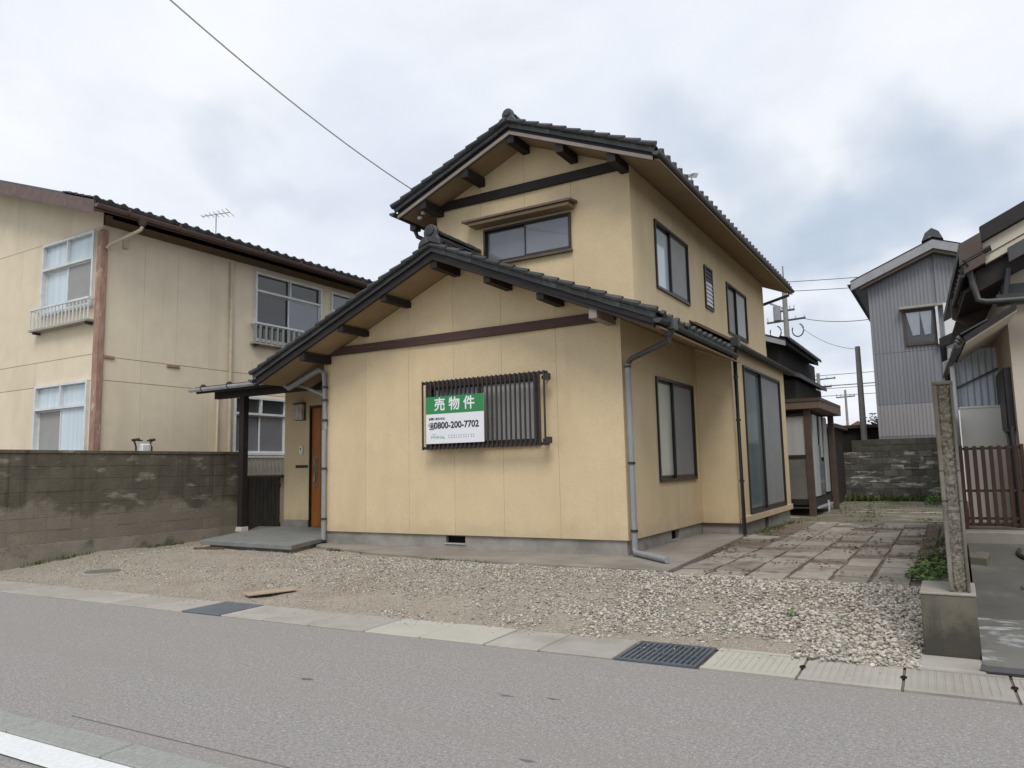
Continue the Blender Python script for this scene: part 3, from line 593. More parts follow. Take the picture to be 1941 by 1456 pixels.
# ------------------------------------------------------------------ the house for sale
XL, XRT, YF, YU, XU0, YBK = -9.18, -3.74, 9.24, 9.80, -7.17, 18.5
RX, RZ, SL = -6.38, 4.50, .42            # lower ridge: tile-top plane
UX, UZ, US = -5.42, 6.43, .42            # upper ridge
def tz(x): return RZ - SL * abs(x - RX)
def tu(x): return UZ - US * abs(x - UX)
def sz(x): return tz(x) - .225
def su(x): return tu(x) - .205
H = empty('house', 'two storey cream house with black tiled gables and sale sign on its front window', 'house', (-6.46, 9.24, 0))
# walls: inner core, then siding panels with open joints
mb = MB()
mb.prism([(XL, YF + .10, .2), (XRT - .1, YF + .10, .2), (XRT - .1, YF + .10, sz(XRT) - .02), (RX, YF + .10, sz(RX) - .02), (XL, YF + .10, sz(XL) - .02)], (0, .1, 0))
mb.box(XRT - .18, XRT - .10, YF + .2, YBK, .2, 3.4); mb.box(XL, XL + .1, YF + .12, YBK, .2, 3.1)
mb.prism([(XU0, YU + .10, 3.3), (XRT - .1, YU + .10, 3.3), (XRT - .1, YU + .10, su(XRT) - .02), (UX, YU + .10, su(UX) - .02), (XU0, YU + .10, su(XU0) - .02)], (0, .1, 0))
mb.box(XRT - .18, XRT - .10, YU + .2, YBK, 3.42, su(XRT) - .03)
mb.box(XU0 + .002, XU0 + .1, YU + .12, YBK, 3.42, su(XU0) - .03); mb.box(XU0 + .1, XRT - .12, YBK - .1, YBK, .2, su(XRT) - .05)
mb.prism([(XU0, YBK, su(XU0) - .06), (XRT, YBK, su(XRT) - .06), (UX, YBK, su(UX) - .02)], (0, -.1, 0))
mb.build('wall', M_CORE, H)
FW = (-6.97, -4.99, 1.50, 2.50)          # front window
SW = (10.52, 12.33, .94, 2.50)           # lower side window
U1, U2, U3 = (10.76, 12.42, 3.89, 4.98), (13.40, 13.92, 4.045, 4.86), (14.96, 16.60, 3.80, 4.86)
UF = (-6.24, -4.69, 4.42, 4.99)
panels(H, 'F', YF, [XL, -8.24, -7.35, -6.48, -5.62, -4.72, XRT], .215, lambda x: sz(x) - .004, M_SIDING, [FW], [RX])
panels(H, 'S', XRT, [YF + .016, 10.47, 11.38, 12.25, 12.60], .21, lambda y: sz(XRT) - .004, M_SIDING, [SW])
panels(H, 'F', YU, [XU0, -6.30, -5.48, -4.68, XRT], 3.3, lambda x: su(x) - .004, M_SIDING, [UF], [UX])
panels(H, 'S', XRT, [YU + .016, 11.65, 13.1, 14.5, 16.75, YBK], 3.3, lambda y: su(XRT) - .004, M_SIDING, [U1, U2, U3])
# bay on the right
XB, YJ, YB2 = -3.13, 12.60, 17.12
DW = (13.36, 16.52, .30, 2.92)
panels(H, 'F', YJ, [XRT + .001, XB], .205, lambda x: 3.22, M_SIDING)
panels(H, 'S', XB, [YJ + .016, 13.28, 16.62, YB2], .19, lambda y: 3.20, M_SIDING, [DW])
mb = MB(); mb.box(XRT, XB - .018, YJ + .018, YJ + .1, .2, 3.2); mb.box(XB - .12, XB - .018, YJ + .1, 13.36, .2, 3.2); mb.box(XB - .12, XB - .018, 16.52, YB2, .2, 3.2); mb.box(XB - .12, XB - .018, 13.36, 16.52, 2.92, 3.2)
mb.box(XRT, XB - .002, YB2 - .08, YB2 - .001, .2, 3.2); mb.build('bay_wall', M_SIDING, H)
mb = MB(); mb.box(XB, XB + .035, YJ + .06, YB2, .185, .30 - .004); mb.build('bay_sill_board', M_SIDING, H, bevel=.004)
mb = MB(); mb.box(XRT + .002, XB + .012, YJ - .012, YJ + .01, .178, .204); mb.build('base_flashing', M_BEAM, H)
# foundation with vents
fo = MB(); zf = -.25
for a, b in ((XL + .03, -6.68), (-6.33, XRT - .03)): fo.box(a, b, YF + .03, YF + .18, zf, .214)
fo.box(-6.68, -6.33, YF + .03, YF + .18, zf, .095); fo.box(-6.68, -6.33, YF + .03, YF + .18, .20, .214)
for a, b in ((YF + .18, 11.05), (11.42, 12.62)): fo.box(XRT - .18, XRT - .03, a, b, zf, .214)
fo.box(XRT - .18, XRT - .03, 11.05, 11.42, zf, .055); fo.box(XRT - .18, XRT - .03, 11.05, 11.42, .19, .214)
fo.box(XRT - .03, XB - .03, YJ + .025, YJ + .16, zf, .203)
for a, b in ((YJ + .16, 14.62), (14.95, YB2 - .02)): fo.box(XB - .15, XB - .03, a, b, zf, .186)
fo.box(XB - .15, XB - .03, 14.62, 14.95, zf, -.05)
fo.box(XL + .03, XL + .15, YF + .18, YBK, zf, .2); fo.box(XRT - .03, XB - .15, YB2 - .14, YB2 - .02, zf, .186)
fnd = fo.build('foundation', M_CONC, H, bevel=.004)
for bx in ((-6.68, -6.33, YF + .10, YF + .12, .095, .2), (XRT - .12, XRT - .10, 11.05, 11.42, .055, .19), (XB - .12, XB - .1, 14.62, 14.95, -.05, .186)):
    m2 = MB(); m2.box(*bx); m2.build('vent', M_VOID, fnd)
m2 = MB(); m2.box(-6.69, -6.32, YF + .012, YF + .10, .080, .094); m2.build('vent_sill', M_SLABNEW, fnd)

# ---- roofs
YV, YVU = 8.55, 9.22
ER, EL = -3.02, -10.16                    # lower eaves
UR, UL = -3.17, -7.60                     # upper eaves
def decks(z, rx, pieces, th0, th1):
    mb = MB()
    for pts in pieces: mb.slab(pts, lambda x, y: z(x) - th0, lambda x, y: z(x) - th1)
    return mb
low = [[(RX, YV + .08), (ER, YV + .03), (ER, YU), (RX, YU)], [(XRT, YU), (ER, YU), (ER, 12.35), (XRT, 12.35)], [(EL, YV + .08), (RX, YV + .08), (RX, YU), (EL, YU)], [(EL, YU), (XU0, YU), (XU0, YBK), (EL, YBK)]]
roof = decks(tz, RX, low, .075, .195).build('lower_roof', M_BARGE, H)
mb = MB()
for pts in [[(RX, YV + .10), (ER + .05, YV + .10), (ER + .05, YF), (RX, YF)], [(XRT, YF), (ER + .05, YF), (ER + .05, 12.58), (XRT, 12.58)], [(EL + .05, YV + .10), (RX, YV + .10), (RX, YF), (EL + .05, YF)], [(EL + .05, YF), (XL, YF), (XL, YBK), (EL + .05, YBK)]]:
    mb.slab(pts, lambda x, y: tz(x) - .198, lambda x, y: tz(x) - .222)
mb.build('soffit', M_SOFFIT, roof)
upp = [[(UX, YVU + .08), (UR, YVU + .08), (UR, 18.98), (UX, 18.98)], [(UL, YVU + .08), (UX, YVU + .08), (UX, 18.98), (UL, 18.98)]]
uroof = decks(tu, UX, upp, .075, .18).build('upper_roof', M_BARGE, H)
mb = MB()
for pts in ([(UX, YVU + .10), (UR + .05, YVU + .10), (UR + .05, 18.92), (UX, 18.92)], [(UL + .05, YVU + .10), (UX, YVU + .10), (UX, 18.92), (UL + .05, 18.92)]):
    mb.slab(pts, lambda x, y: tu(x) - .183, lambda x, y: tu(x) - .203)
mb.build('soffit', M_SOFFIT, uroof)
def barge(parent, z, rx, x0, x1, y, h0, h1, trim, m):
    for a, b in ((x0, rx), (rx, x1)):
        mb = MB(); mb.prism([(a, y, z(a) - h1), (b, y, z(b) - h1), (b, y, z(b) - h0), (a, y, z(a) - h0)], (0, .045, 0)); mb.build('barge_board', m, parent)
        mb = MB(); mb.prism([(a, y - .012, z(a) - h1 - .004), (b, y - .012, z(b) - h1 - .004), (b, y - .012, z(b) - h1 + trim), (a, y - .012, z(a) - h1 + trim)], (0, .03, 0)); mb.build('barge_trim', M_TRIM if trim > .03 else m, parent)
barge(roof, tz, RX, EL + .02, ER - .02, YV + .055, .085, .238, .02, M_BARGE)
barge(uroof, tu, UX, UL + .02, UR - .02, YVU + .055, .085, .225, .05, M_BARGE)
# purlins and tie beams on the gables
for x in (-8.22, -7.34, RX, -5.46, -4.62, -3.86, -9.06):
    mb = MB(); zz = sz(x); big = x in (-3.86, -9.06, RX)
    mb.box(x - .055, x + .055, YV + .07, YF - .001, zz - (.14 if big else .105), zz - .012); mb.build('purlin', M_DARKWOOD if x not in (-3.86,) else M_TRIM, H)
for x in (-6.26, UX, -4.60, -3.80, -7.08):
    mb = MB(); zz = su(x); mb.box(x - .06, x + .06, YVU + .07, YU - .001, zz - .15, zz - .012); mb.build('purlin', M_DARKWOOD, H)
mb = MB(); mb.box(XL + .03, XRT - .05, YF - .05, YF - .001, 3.14, 3.275); mb.build('tie_beam', M_BEAM, H, bevel=.004)
mb = MB(); mb.box(XU0 + .0, XRT - .03, YU - .05, YU - .001, 5.46, 5.605); mb.build('tie_beam', M_DARKWOOD, H, bevel=.004)

# ---- tiles
PIT, EXP = .268, .235
def tile_mesh(kind):
    mb = MB(); n = 6; Lh, th = .30, .016
    prof = [(PIT * 1.08 * i / n, .021 * (math.cos(2 * math.pi * i / n) + 1) - .018) for i in range(n + 1)]
    if kind == 'verge': prof = [(PIT * i / n, .010 * (math.cos(math.pi * i / n)) - .002) for i in range(n + 1)]
    a0 = [(0, y, z) for y, z in prof]; a1 = [(Lh, y, z + .022) for y, z in prof]
    vs = a0 + a1 + [(x, y, z - th) for x, y, z in a0] + [(x, y, z - th) for x, y, z in a1]; k = n + 1
    fs = []
    for i in range(n): fs += [(i, k + i, k + i + 1, i + 1), (2 * k + i, 2 * k + i + 1, 3 * k + i + 1, 3 * k + i), (k + i, 3 * k + i, 3 * k + i + 1, k + i + 1)]
    fs += [(0, 2 * k, 3 * k, k), (n, k + n, 3 * k + n, 2 * k + n)]
    mb.add(vs, fs)
    if kind == 'eave':
        q = [(Lh + .002, y, z + .026) for y, z in prof]; q2 = [(Lh + .002, y, min(z + .022, .010) - .050) for y, z in prof]
        mb.add(q + q2 + [(x + .012, y, z) for x, y, z in q] + [(x + .012, y, z) for x, y, z in q2], [f for i in range(n) for f in ((i, i + 1, k + i + 1, k + i), (2 * k + i, 3 * k + i, 3 * k + i + 1, 2 * k + i + 1), (i, 2 * k + i, 2 * k + i + 1, i + 1), (k + i, k + i + 1, 3 * k + i + 1, 3 * k + i))])
        c = [(Lh + .02, .045 * math.cos(t), .018 + .045 * math.sin(t)) for t in [j * math.pi / 4 for j in range(8)]]
        mb.add(c + [(x - .05, y, z) for x, y, z in c], [tuple(range(8))] + [(j, (j + 1) % 8, (j + 1) % 8 + 8, j + 8) for j in range(8)])
    if kind in ('verge',):
        mb.box(-.0, Lh + .004, .018, .032, -.075, .0)
        for rr in ((.028, .040),):
            c0 = [(.0, -.004 + rr[0] * math.cos(t), .012 + rr[0] * math.sin(t)) for t in [j * math.pi / 4 for j in range(8)]]; c1 = [(Lh + .012, -.006 + rr[1] * math.cos(t), .034 + rr[1] * math.sin(t)) for t in [j * math.pi / 4 for j in range(8)]]
            mb.add(c0 + c1, [tuple(range(8)), tuple(range(8, 16))] + [(j, (j + 1) % 8, (j + 1) % 8 + 8, j + 8) for j in range(8)])
    me = mb.mesh('roof_tile', smooth=False); me.materials.append(M_TILE); return me
TM = {k: tile_mesh(k) for k in ('plain', 'eave', 'verge')}
TMV2 = TM['verge'].copy(); TMV2.transform(Matrix.Diagonal((1, -1, 1, 1)) @ Matrix.Translation((0, -PIT, 0))); TMV2.flip_normals()
def tframe(side, slope, x, y, z, tilt=0):
    a = math.atan(slope) + tilt; c, s = math.cos(a), math.sin(a)
    if side > 0: X, Y, Z = Vector((c, 0, -s)), Vector((0, 1, 0)), Vector((s, 0, c))
    else: X, Y, Z = Vector((-c, 0, -s)), Vector((0, -1, 0)), Vector((-s, 0, c))
    j = Matrix.Rotation(random.uniform(-.012, .012), 4, 'Z')
    return Matrix(((X.x, Y.x, Z.x, x), (X.y, Y.y, Z.y, y), (X.z, Y.z, Z.z, z + random.uniform(-.004, .004)), (0, 0, 0, 1))) @ j
fieldv, fieldf = [], []
def field(me, M):
    b = len(fieldv); fieldv.extend([tuple(M @ v.co) for v in me.vertices]); fieldf.extend([tuple(i + b for i in p.vertices) for p in me.polygons])
def course(parent, side, z, slope, rx, ex, y0, y1, xlim=None, keep=True, verge=True):
    """tiles of one slope; the verge and eave tiles are single pieces, the rest is joined"""
    a = math.atan(slope); ca = math.cos(a); run = abs(ex - rx); rows = max(1, int(round(run / (EXP * ca)))); st = run / rows
    cols = int((y1 - y0) / PIT)
    for r in range(rows):
        d = st * (rows - 1 - r) ; xx = rx + side * (run - st * (r + 1))
        if xlim is not None and (xx - xlim) * side < -.25: continue
        for c in range(cols):
            y = y0 + c * PIT
            kind = 'eave' if r == 0 else 'plain'
            if c == 0 and verge: kind = 'verge'
            me = TM[kind]
            if side < 0:
                me = TMV2 if kind == 'verge' else me
                M = tframe(side, slope, xx, y + PIT, z(xx) - .042)
            else: M = tframe(side, slope, xx, y, z(xx) - .042)
            if kind != 'plain' and keep and y < 15.5 and y1 > y0: inst('roof_tile', me, parent, M)
            else: field(me, M)
course(roof, 1, tz, SL, RX, ER - .03, YV, YU - .02)
course(roof, 1, tz, SL, RX, ER - .03, YU + .02, 12.35, xlim=XRT + .02, verge=False)
course(roof, -1, tz, SL, RX, EL + .03, YV, YU - .02)
course(roof, -1, tz, SL, RX, EL + .03, YU + .02, YBK, xlim=XU0 - .02, keep=False, verge=False)
mbf = MB(); mbf.v, mbf.f = fieldv, fieldf; tag(mbf.build('tile_field', M_TILE2, roof), kind='stuff')
fieldv, fieldf = [], []
course(uroof, 1, tu, US, UX, UR - .03, YVU, 18.98)
course(uroof, -1, tu, US, UX, UL + .03, YVU, 18.98, keep=False)
xs_ = []
mbf = MB(); mbf.v, mbf.f = fieldv, fieldf
tag(mbf.build('tile_field', M_TILE2, uroof), kind='stuff')
# left verge of the upper gable, tile by tile
a_ = math.atan(US); run = abs(UL + .03 - UX); rows = round(run / (EXP * math.cos(a_))); st = run / rows
for r in range(rows):
    xx = UX - (run - st * (r + 1)); inst('roof_tile', TMV2, uroof, tframe(-1, US, xx, YVU - .012 + PIT, tu(xx) - .030))
# ridges: courses of flat tiles, round caps and a large end tile
capm = MB(); n = 8
for x0_, r_, k in ((0, .085, 0), (.30, .095, 1)):
    pass
P0 = [(0, .085 * math.cos(t), .085 * math.sin(t) * .9) for t in [math.pi * j / n for j in range(n + 1)]]; P1 = [(.31, y * 1.14, z * 1.14) for x, y, z in P0]
capm.add(P0 + P1 + [(.31, y * .9, z * .85) for x, y, z in P0], [(j, j + 1, n + 2 + j, n + 1 + j) for j in range(n)] + [(n + 1 + j, n + 2 + j, 2 * n + 3 + j, 2 * n + 2 + j) for j in range(n)])
CAPM = capm.mesh('ridge_tile', smooth=True); CAPM.materials.append(M_TILE)
nosh = MB(); nosh.prism([(0, -.15, -.02), (0, .15, -.02), (0, .125, .012), (0, 0, .028), (0, -.125, .012)], (.296, 0, 0)); NOSH = nosh.mesh('ridge_course_tile'); NOSH.materials.append(M_TILE)
def ridge(parent, x, z, y0, y1, layers, s=1.0):
    m0 = Matrix(((0, 1, 0, 0), (-1, 0, 0, 0), (0, 0, 1, 0), (0, 0, 0, 1)))      # local x runs toward the street
    k = 0; y = y1
    while y - .30 > y0 - .05:
        for l in range(layers):
            wv = 1 - .13 * l; off = .15 * (l % 2)
            inst('ridge_course_tile', NOSH, parent, Matrix.Translation((x + random.uniform(-.008, .008), y - off * .3, z + .035 + .042 * l)) @ m0 @ Matrix.Diagonal((1.0, wv * s, 1, 1)) @ Matrix.Rotation(random.uniform(-.015, .015), 4, 'Z'))
        inst('ridge_tile', CAPM, parent, Matrix.Translation((x + random.uniform(-.006, .006), y, z + .045 + .042 * layers)) @ m0 @ Matrix.Rotation(random.uniform(-.02, .02), 4, 'Y') @ Matrix.Diagonal((1, s, s, 1)))
        y -= .265; k += 1
def ridge_end(parent, x, z, y, s=1.0):
    o = MB(); pr = [(-.20, -.05), (-.17, .06), (-.125, .10), (-.13, .19), (-.085, .265), (0, .295), (.085, .265), (.13, .19), (.125, .10), (.17, .06), (.20, -.05), (.10, -.02), (0, .02), (-.10, -.02)]
    o.prism([(x + a * s, y, z + b * s) for a, b in pr], (0, .07, 0)); e = o.build('ridge_end_tile', M_TILE, parent, bevel=.012)
    o = MB(); o.prism([(x + .075 * s * math.cos(t), y - .022, z + .185 * s + .075 * s * math.sin(t)) for t in [j * math.pi / 6 for j in range(12)]], (0, .03, 0)); o.build('roundel', M_TILE, parent, bevel=.008)
    for sgn in (-1, 1):
        o = MB(); o.prism([(x + sgn * a * s, y - .035, z + b * s) for a, b in ((.02, .0), (.11, -.03), (.215, -.075), (.20, .01), (.14, .075), (.06, .09))], (0, .10, 0)); o.build('ridge_end_wing', M_TILE, parent, bevel=.01)
ridge(roof, RX, RZ - .03, YV + .06, YU, 3, 1.05); ridge_end(roof, RX, RZ - .0, YV - .01, .95)
ridge(uroof, UX, UZ - .035, YVU + .06, 18.95, 1, .95); ridge_end(uroof, UX, UZ - .055, YVU - .01, .74)

# ---- gutters and downpipes
def gutter(parent, x, y0, y1, z, m, side=1, r=.055):
    mb = MB(); n = 8; ts = [math.pi + math.pi * j / n for j in range(n + 1)]
    a = [(x + r * math.cos(t), y0, z + r * math.sin(t)) for t in ts] + [(x + (r - .006) * math.cos(t), y0, z + (r - .006) * math.sin(t)) for t in reversed(ts)]
    mb.prism(a, (0, y1 - y0, 0)); mb.prism([(x + r * math.cos(t), y0 - .004, z + r * math.sin(t)) for t in ts], (0, .006, 0))
    return mb.build('gutter', m, parent, smooth=True)
gz = tz(ER) - .13
g1 = gutter(H, ER + .045, YV + .0, 12.28, gz, M_GUTTER)
for y in np.arange(YV + .5, 12.2, .55):
    mb = MB(); mb.box(ER + .042, ER + .054, y, y + .02, gz - .062, gz + .01); mb.build('gutter_hook', M_GUTTER, g1)
g2 = gutter(H, UR + .045, YVU, 18.95, tu(UR) - .125, M_GUTTER); gutter(H, UL - .045, YVU - .02, 18.95, tu(UL) - .125, M_GUTTER)
gutter(H, EL - .045, YV, 13.0, tz(EL) - .13, M_GUTTER)
def pipe(parent, path, r, m, brackets=(), name='downpipe', bm_=None):
    p = MB(); p.tube(path, r, 10); o = p.build(name, m, parent, smooth=True)
    for (x, y, z) in brackets:
        b = MB(); b.tube([(x, y, z - .016), (x, y, z + .016)], r * 1.25, 10); b.build('pipe_bracket', bm_ or M_BLACKPIPE, o)
    return o
hx, hy = ER + .04, 8.98
fn = MB(); fn.slab([(hx - .09, hy - .09), (hx + .09, hy - .09), (hx + .09, hy + .09), (hx - .09, hy + .09)], lambda x, y: gz + .055, lambda x, y: gz - .09); fn.tube([(hx, hy, gz - .09), (hx, hy, gz - .17)], [.075, .045], 10)
fn.build('gutter_funnel', M_GUTTER, H, bevel=.008)
px, py = XRT + .075, YF + .03
pipe(H, [(hx, hy, gz - .16), (hx, hy, gz - .22), (px + .05, py, 2.60), (px, py, 2.53)], .036, M_GUTTER, [(px, py, 2.50)])
pipe(H, [(px, py, 2.53), (px, py, .09)], .040, M_GREYPIPE, [(px, py, 1.22), (px, py, .34)])
pipe(H, [(px, py, .12), (px + .02, py - .03, .062), (px + .62, py - .56, .058)], .040, M_GREYPIPE)
# bay: metal roof, gutter, black pipe
mb = MB(); mb.slab([(ER - .03, 12.36), (ER - .03, 17.5), (XRT - .01, 17.5), (XRT - .01, 12.36)], lambda x, y: 3.24 + .60 * (ER - .03 - x), lambda x, y: 3.21 + .60 * (ER - .03 - x)); br = mb.build('bay_roof', M_SHEDROOF, H)
for y in np.arange(12.7, 17.4, .45):
    mb = MB(); mb.slab([(ER - .03, y), (ER - .03, y + .03), (XRT, y + .03), (XRT, y)], lambda x, yy: 3.265 + .60 * (ER - .03 - x), lambda x, yy: 3.241 + .60 * (ER - .03 - x)); mb.build('roof_seam', M_SHEDROOF, br)
mb = MB(); mb.box(XB, ER - .03, YJ + .02, 17.5, 3.185, 3.207); mb.box(ER - .05, ER - .028, 12.4, 17.5, 3.12, 3.22); mb.build('bay_fascia', M_SHEDROOF, br)
gutter(H, ER + .035, 12.30, 17.55, 3.18, M_BLACKPIPE, r=.06)
mb = MB(); mb.box(ER - .03, ER + .10, 12.30, 12.46, 3.10, 3.26); mb.build('gutter_funnel', M_BLACKPIPE, H, bevel=.01)
pipe(H, [(ER + .03, 12.40, 3.12), (ER + .0, 12.44, 2.98), (ER - .02, 12.50, 2.85), (ER - .02, 12.52, .03), (ER + .0, 12.50, -.02)], .034, M_BLACKPIPE, [(ER - .02, 12.51, 2.62), (ER - .02, 12.52, 1.9), (ER - .02, 12.52, .9)])
mb = MB(); mb.slab([(ER - .06, 12.36), (ER + .42, 12.30), (ER + .5, 12.72), (ER + .0, 12.8)], lambda x, y: .0, lambda x, y: -.1); mb.build('splash_block', M_PAVER, H, bevel=.01)
# rear pipe of the upper gutter
pipe(H, [(UR + .04, 18.6, tu(UR) - .18), (UR + .02, 18.55, tu(UR) - .30), (XRT - .2, YBK + .05, tu(UR) - .50)], .035, M_GUTTER)
# upper left gutter funnel and its short pipe down to the lower roof
lx = UL - .045
mb = MB(); mb.box(lx - .06, lx + .06, 9.75, 9.90, tu(UL) - .26, tu(UL) - .12); mb.tube([(lx, 9.82, tu(UL) - .26), (lx + .03, 9.84, tu(UL) - .36), (lx + .28, 9.9, tu(UL) - .50)], .036, 8); mb.build('gutter_funnel', M_BLACKPIPE, H)
mb = MB(); mb.obox((UL + .30, 9.55, tu(UL + .30) - .215), (UL + .30, 9.55, tu(UL + .30) - .33), .03, .03); mb.tube([(UL + .19, 9.5, 5.80), (UL + .30, 9.55, 5.30), (UL + .42, 9.75, 5.42), (XU0 + .05, YU - .03, 5.60)], .012, 6); mb.build('cable_bracket', M_GUTTER, H)
for dz in (0, .07):
    mb = MB(); mb.tube([(UL + .27 + dz, 9.5, 5.33 + dz), (UL + .33 + dz, 9.5, 5.33 + dz)], .03, 8); mb.build('insulator', M_WHITEFRAME, H)
# pipe at the front left corner, with the porch drain
qx, qy = XL + .075, YF - .06
pipe(H, [(EL + .02, YF + .0, tz(EL) - .16), (EL + .15, YF - .02, tz(EL) - .24), (qx - .12, qy, 2.93), (qx, qy, 2.86), (qx, qy, 1.9)], .046, M_GREYPIPE, [(qx, qy, 2.62), (qx, qy, 2.4), (qx, qy, 2.06)])
pipe(H, [(qx, qy, 1.9), (qx, qy, .08)], .040, M_GREYPIPE, [(qx, qy, 1.25), (qx, qy, .42)])

# ---- windows
window(H, 'F', YF, *FW, M_FRAME, M_GREYGLASS, M_FROSTGREY, fwid=.06, sw=.025)
w = window(H, 'F', YU, *UF, M_FRAME, M_GREYGLASS, M_GREYGLASS, sill=M_SILL, fwid=.03, sw=.018)
window(H, 'S', XRT, *SW, M_FRAME, M_FROST, M_SCREEN, split=.45)
window(H, 'S', XRT, *U1, M_FRAME, M_FROSTBLUE, M_SCREEN2, split=.47)
window(H, 'S', XRT, *U3, M_FRAME, M_SCREEN2, M_PALECURTAIN)
window(H, 'S', XB, *DW, M_FRAME, M_BAYGLASS, M_SCREEN, split=.46)
mb = MB()
y0, y1, z0, z1 = U2
pbox(mb, 'S', XRT, y0, y0 + .04, -.05, .03, z0, z1); pbox(mb, 'S', XRT, y1 - .04, y1, -.05, .03, z0, z1); pbox(mb, 'S', XRT, y0 + .04, y1 - .04, -.05, .03, z0, z0 + .04); pbox(mb, 'S', XRT, y0 + .04, y1 - .04, -.05, .03, z1 - .04, z1)
lv = mb.build('louvre_window', M_FRAME, H)
mb = MB(); pbox(mb, 'S', XRT, y0 + .04, y1 - .04, -.05, -.03, z0 + .04, z1 - .04); mb.build('dark_backing', M_VOID, lv)
for j in range(9):
    z = z0 + .07 + j * (z1 - z0 - .12) / 9; mb = MB()
    mb.prism([(XRT + .004, y0 + .04, z + .068), (XRT + .020, y0 + .04, z), (XRT + .025, y0 + .04, z + .004), (XRT + .009, y0 + .04, z + .072)], (0, y1 - y0 - .08, 0))
    mb.build('louvre_slat', M_WHITE if j < 6 else M_GREYGLASS, lv)
# hood over the upper front window
mb = MB(); mb.slab([(-6.50, YU - .27), (-4.57, YU - .27), (-4.57, YU - .001), (-6.50, YU - .001)], lambda x, y: 5.155 + .12 * (y - YU), lambda x, y: 5.115 + .12 * (y - YU)); hd = mb.build('window_hood', M_SHEDROOF, H, bevel=.006)
mb = MB(); mb.box(-6.40, -4.62, YU - .23, YU - .001, 5.03, 5.082); mb.build('hood_box', M_SOFFIT, hd, bevel=.004)
# grille over the front window
gx0, gx1, gz0, gz1, gy = -6.935, -4.80, 1.485, 2.53, YF - .20
mb = MB()
for z in (1.515, 2.50): mb.box(gx0 - .01, gx1 + .02, gy + .012, gy + .05, z - .02, z + .02)
for x in (gx0 + .10, gx1 - .06):
    for z in (1.56, 2.44): mb.box(x - .02, x + .02, gy + .05, YF - .001, z - .025, z + .025)
for z in (1.56, 2.44): mb.box(gx1 - .02, gx1 + .055, gy - .005, gy + .065, z - .045, z + .045)
gr = mb.build('window_grille', M_FRAME, H)
nb = 28; bar = MB(); bar.box(-.0125, .0125, -.010, .012, 0, gz1 - gz0); bme = bar.mesh('grille_bar', bevel=.003); bme.materials.append(M_FRAME)
for j in range(nb): inst('grille_bar', bme, gr, loc=(gx0 + .013 + j * (gx1 - gx0 - .03) / (nb - 1), gy, gz0))
# door side of the porch
YD = 11.0
panels(H, 'F', YD, [-12.04, -11.31], .1, lambda x: 2.92, M_SIDING)
panels(H, 'F', YD, [-11.31, -9.25], 2.55, lambda x: 2.92, M_SIDING)
mb = MB(); mb.box(-12.04, -9.2, YD + .14, YD + .2, .1, 2.9); mb.box(-12.05, -11.95, YD + .2, YBK, .0, 2.9); mb.box(-12.04, -11.32, YD + .017, YD + .14, .1, 2.9); mb.build('porch_wall', M_CORE, H)
mb = MB(); mb.box(-12.06, -11.33, YD - .02, YD - .001, .1, .24); mb.build('porch_skirting', M_CONC, H)
mb = MB(); mb.box(-11.30, -10.40, YD + .05, YD + .09, .1, 2.5); dr = mb.build('front_door', M_DOOR, H)
mb = MB(); mb.box(-11.325, -11.30, YD - .006, YD + .10, .1, 2.55); mb.box(-10.43, -10.36, YD - .012, YD + .10, .1, 2.55); mb.box(-11.30, -10.43, YD - .012, YD + .10, 2.5, 2.55); mb.build('door_frame', M_FRAME, dr)
for x in np.arange(-11.2, -10.4, .16):
    mb = MB(); mb.box(x, x + .145, YD + .04, YD + .05, .12, 2.49); mb.build('door_plank', M_DOOR, dr)
mb = MB(); mb.tube([(-11.17, YD + .05, 1.48), (-11.17, YD - .01, 1.46), (-11.17, YD - .01, 1.02), (-11.17, YD + .05, 1.0)], .017, 8); mb.box(-11.20, -11.13, YD + .03, YD + .042, .88, 1.5); mb.build('door_handle', M_STEEL, dr)
mb = MB(); mb.box(-11.70, -11.36, YD - .012, YD - .001, 1.29, 1.345); mb.build('letter_slot', M_BLACKPIPE, H)
lp = empty('wall_lamp', 'pale ribbed box lamp on the porch wall beside the orange door', 'wall lamp', (-11.55, YD, 2.4))
mb = MB(); mb.box(-11.69, -11.43, YD - .03, YD - .001, 2.26, 2.62); mb.box(-11.69, -11.43, YD - .12, YD - .03, 2.59, 2.62); mb.build('back_plate', M_GUTTER, lp)
for j in range(4):
    mb = MB(); mb.box(-11.685 + j * .0635, -11.63 + j * .0635, YD - .115, YD - .031, 2.27, 2.588); mb.build('shade', M_LAMPGLASS, lp, bevel=.006)
ic = empty('intercom', 'small pale intercom on the porch wall above the black letter slot', 'intercom', (-11.55, YD, 1.6))
mb = MB(); mb.box(-11.59, -11.49, YD - .03, YD - .001, 1.56, 1.74); mb.build('body', M_WHITE, ic, bevel=.006)
mb = MB(); mb.box(-11.56, -11.53, YD - .034, YD - .0305, 1.66, 1.70); mb.build('button', M_BLACKPIPE, ic)
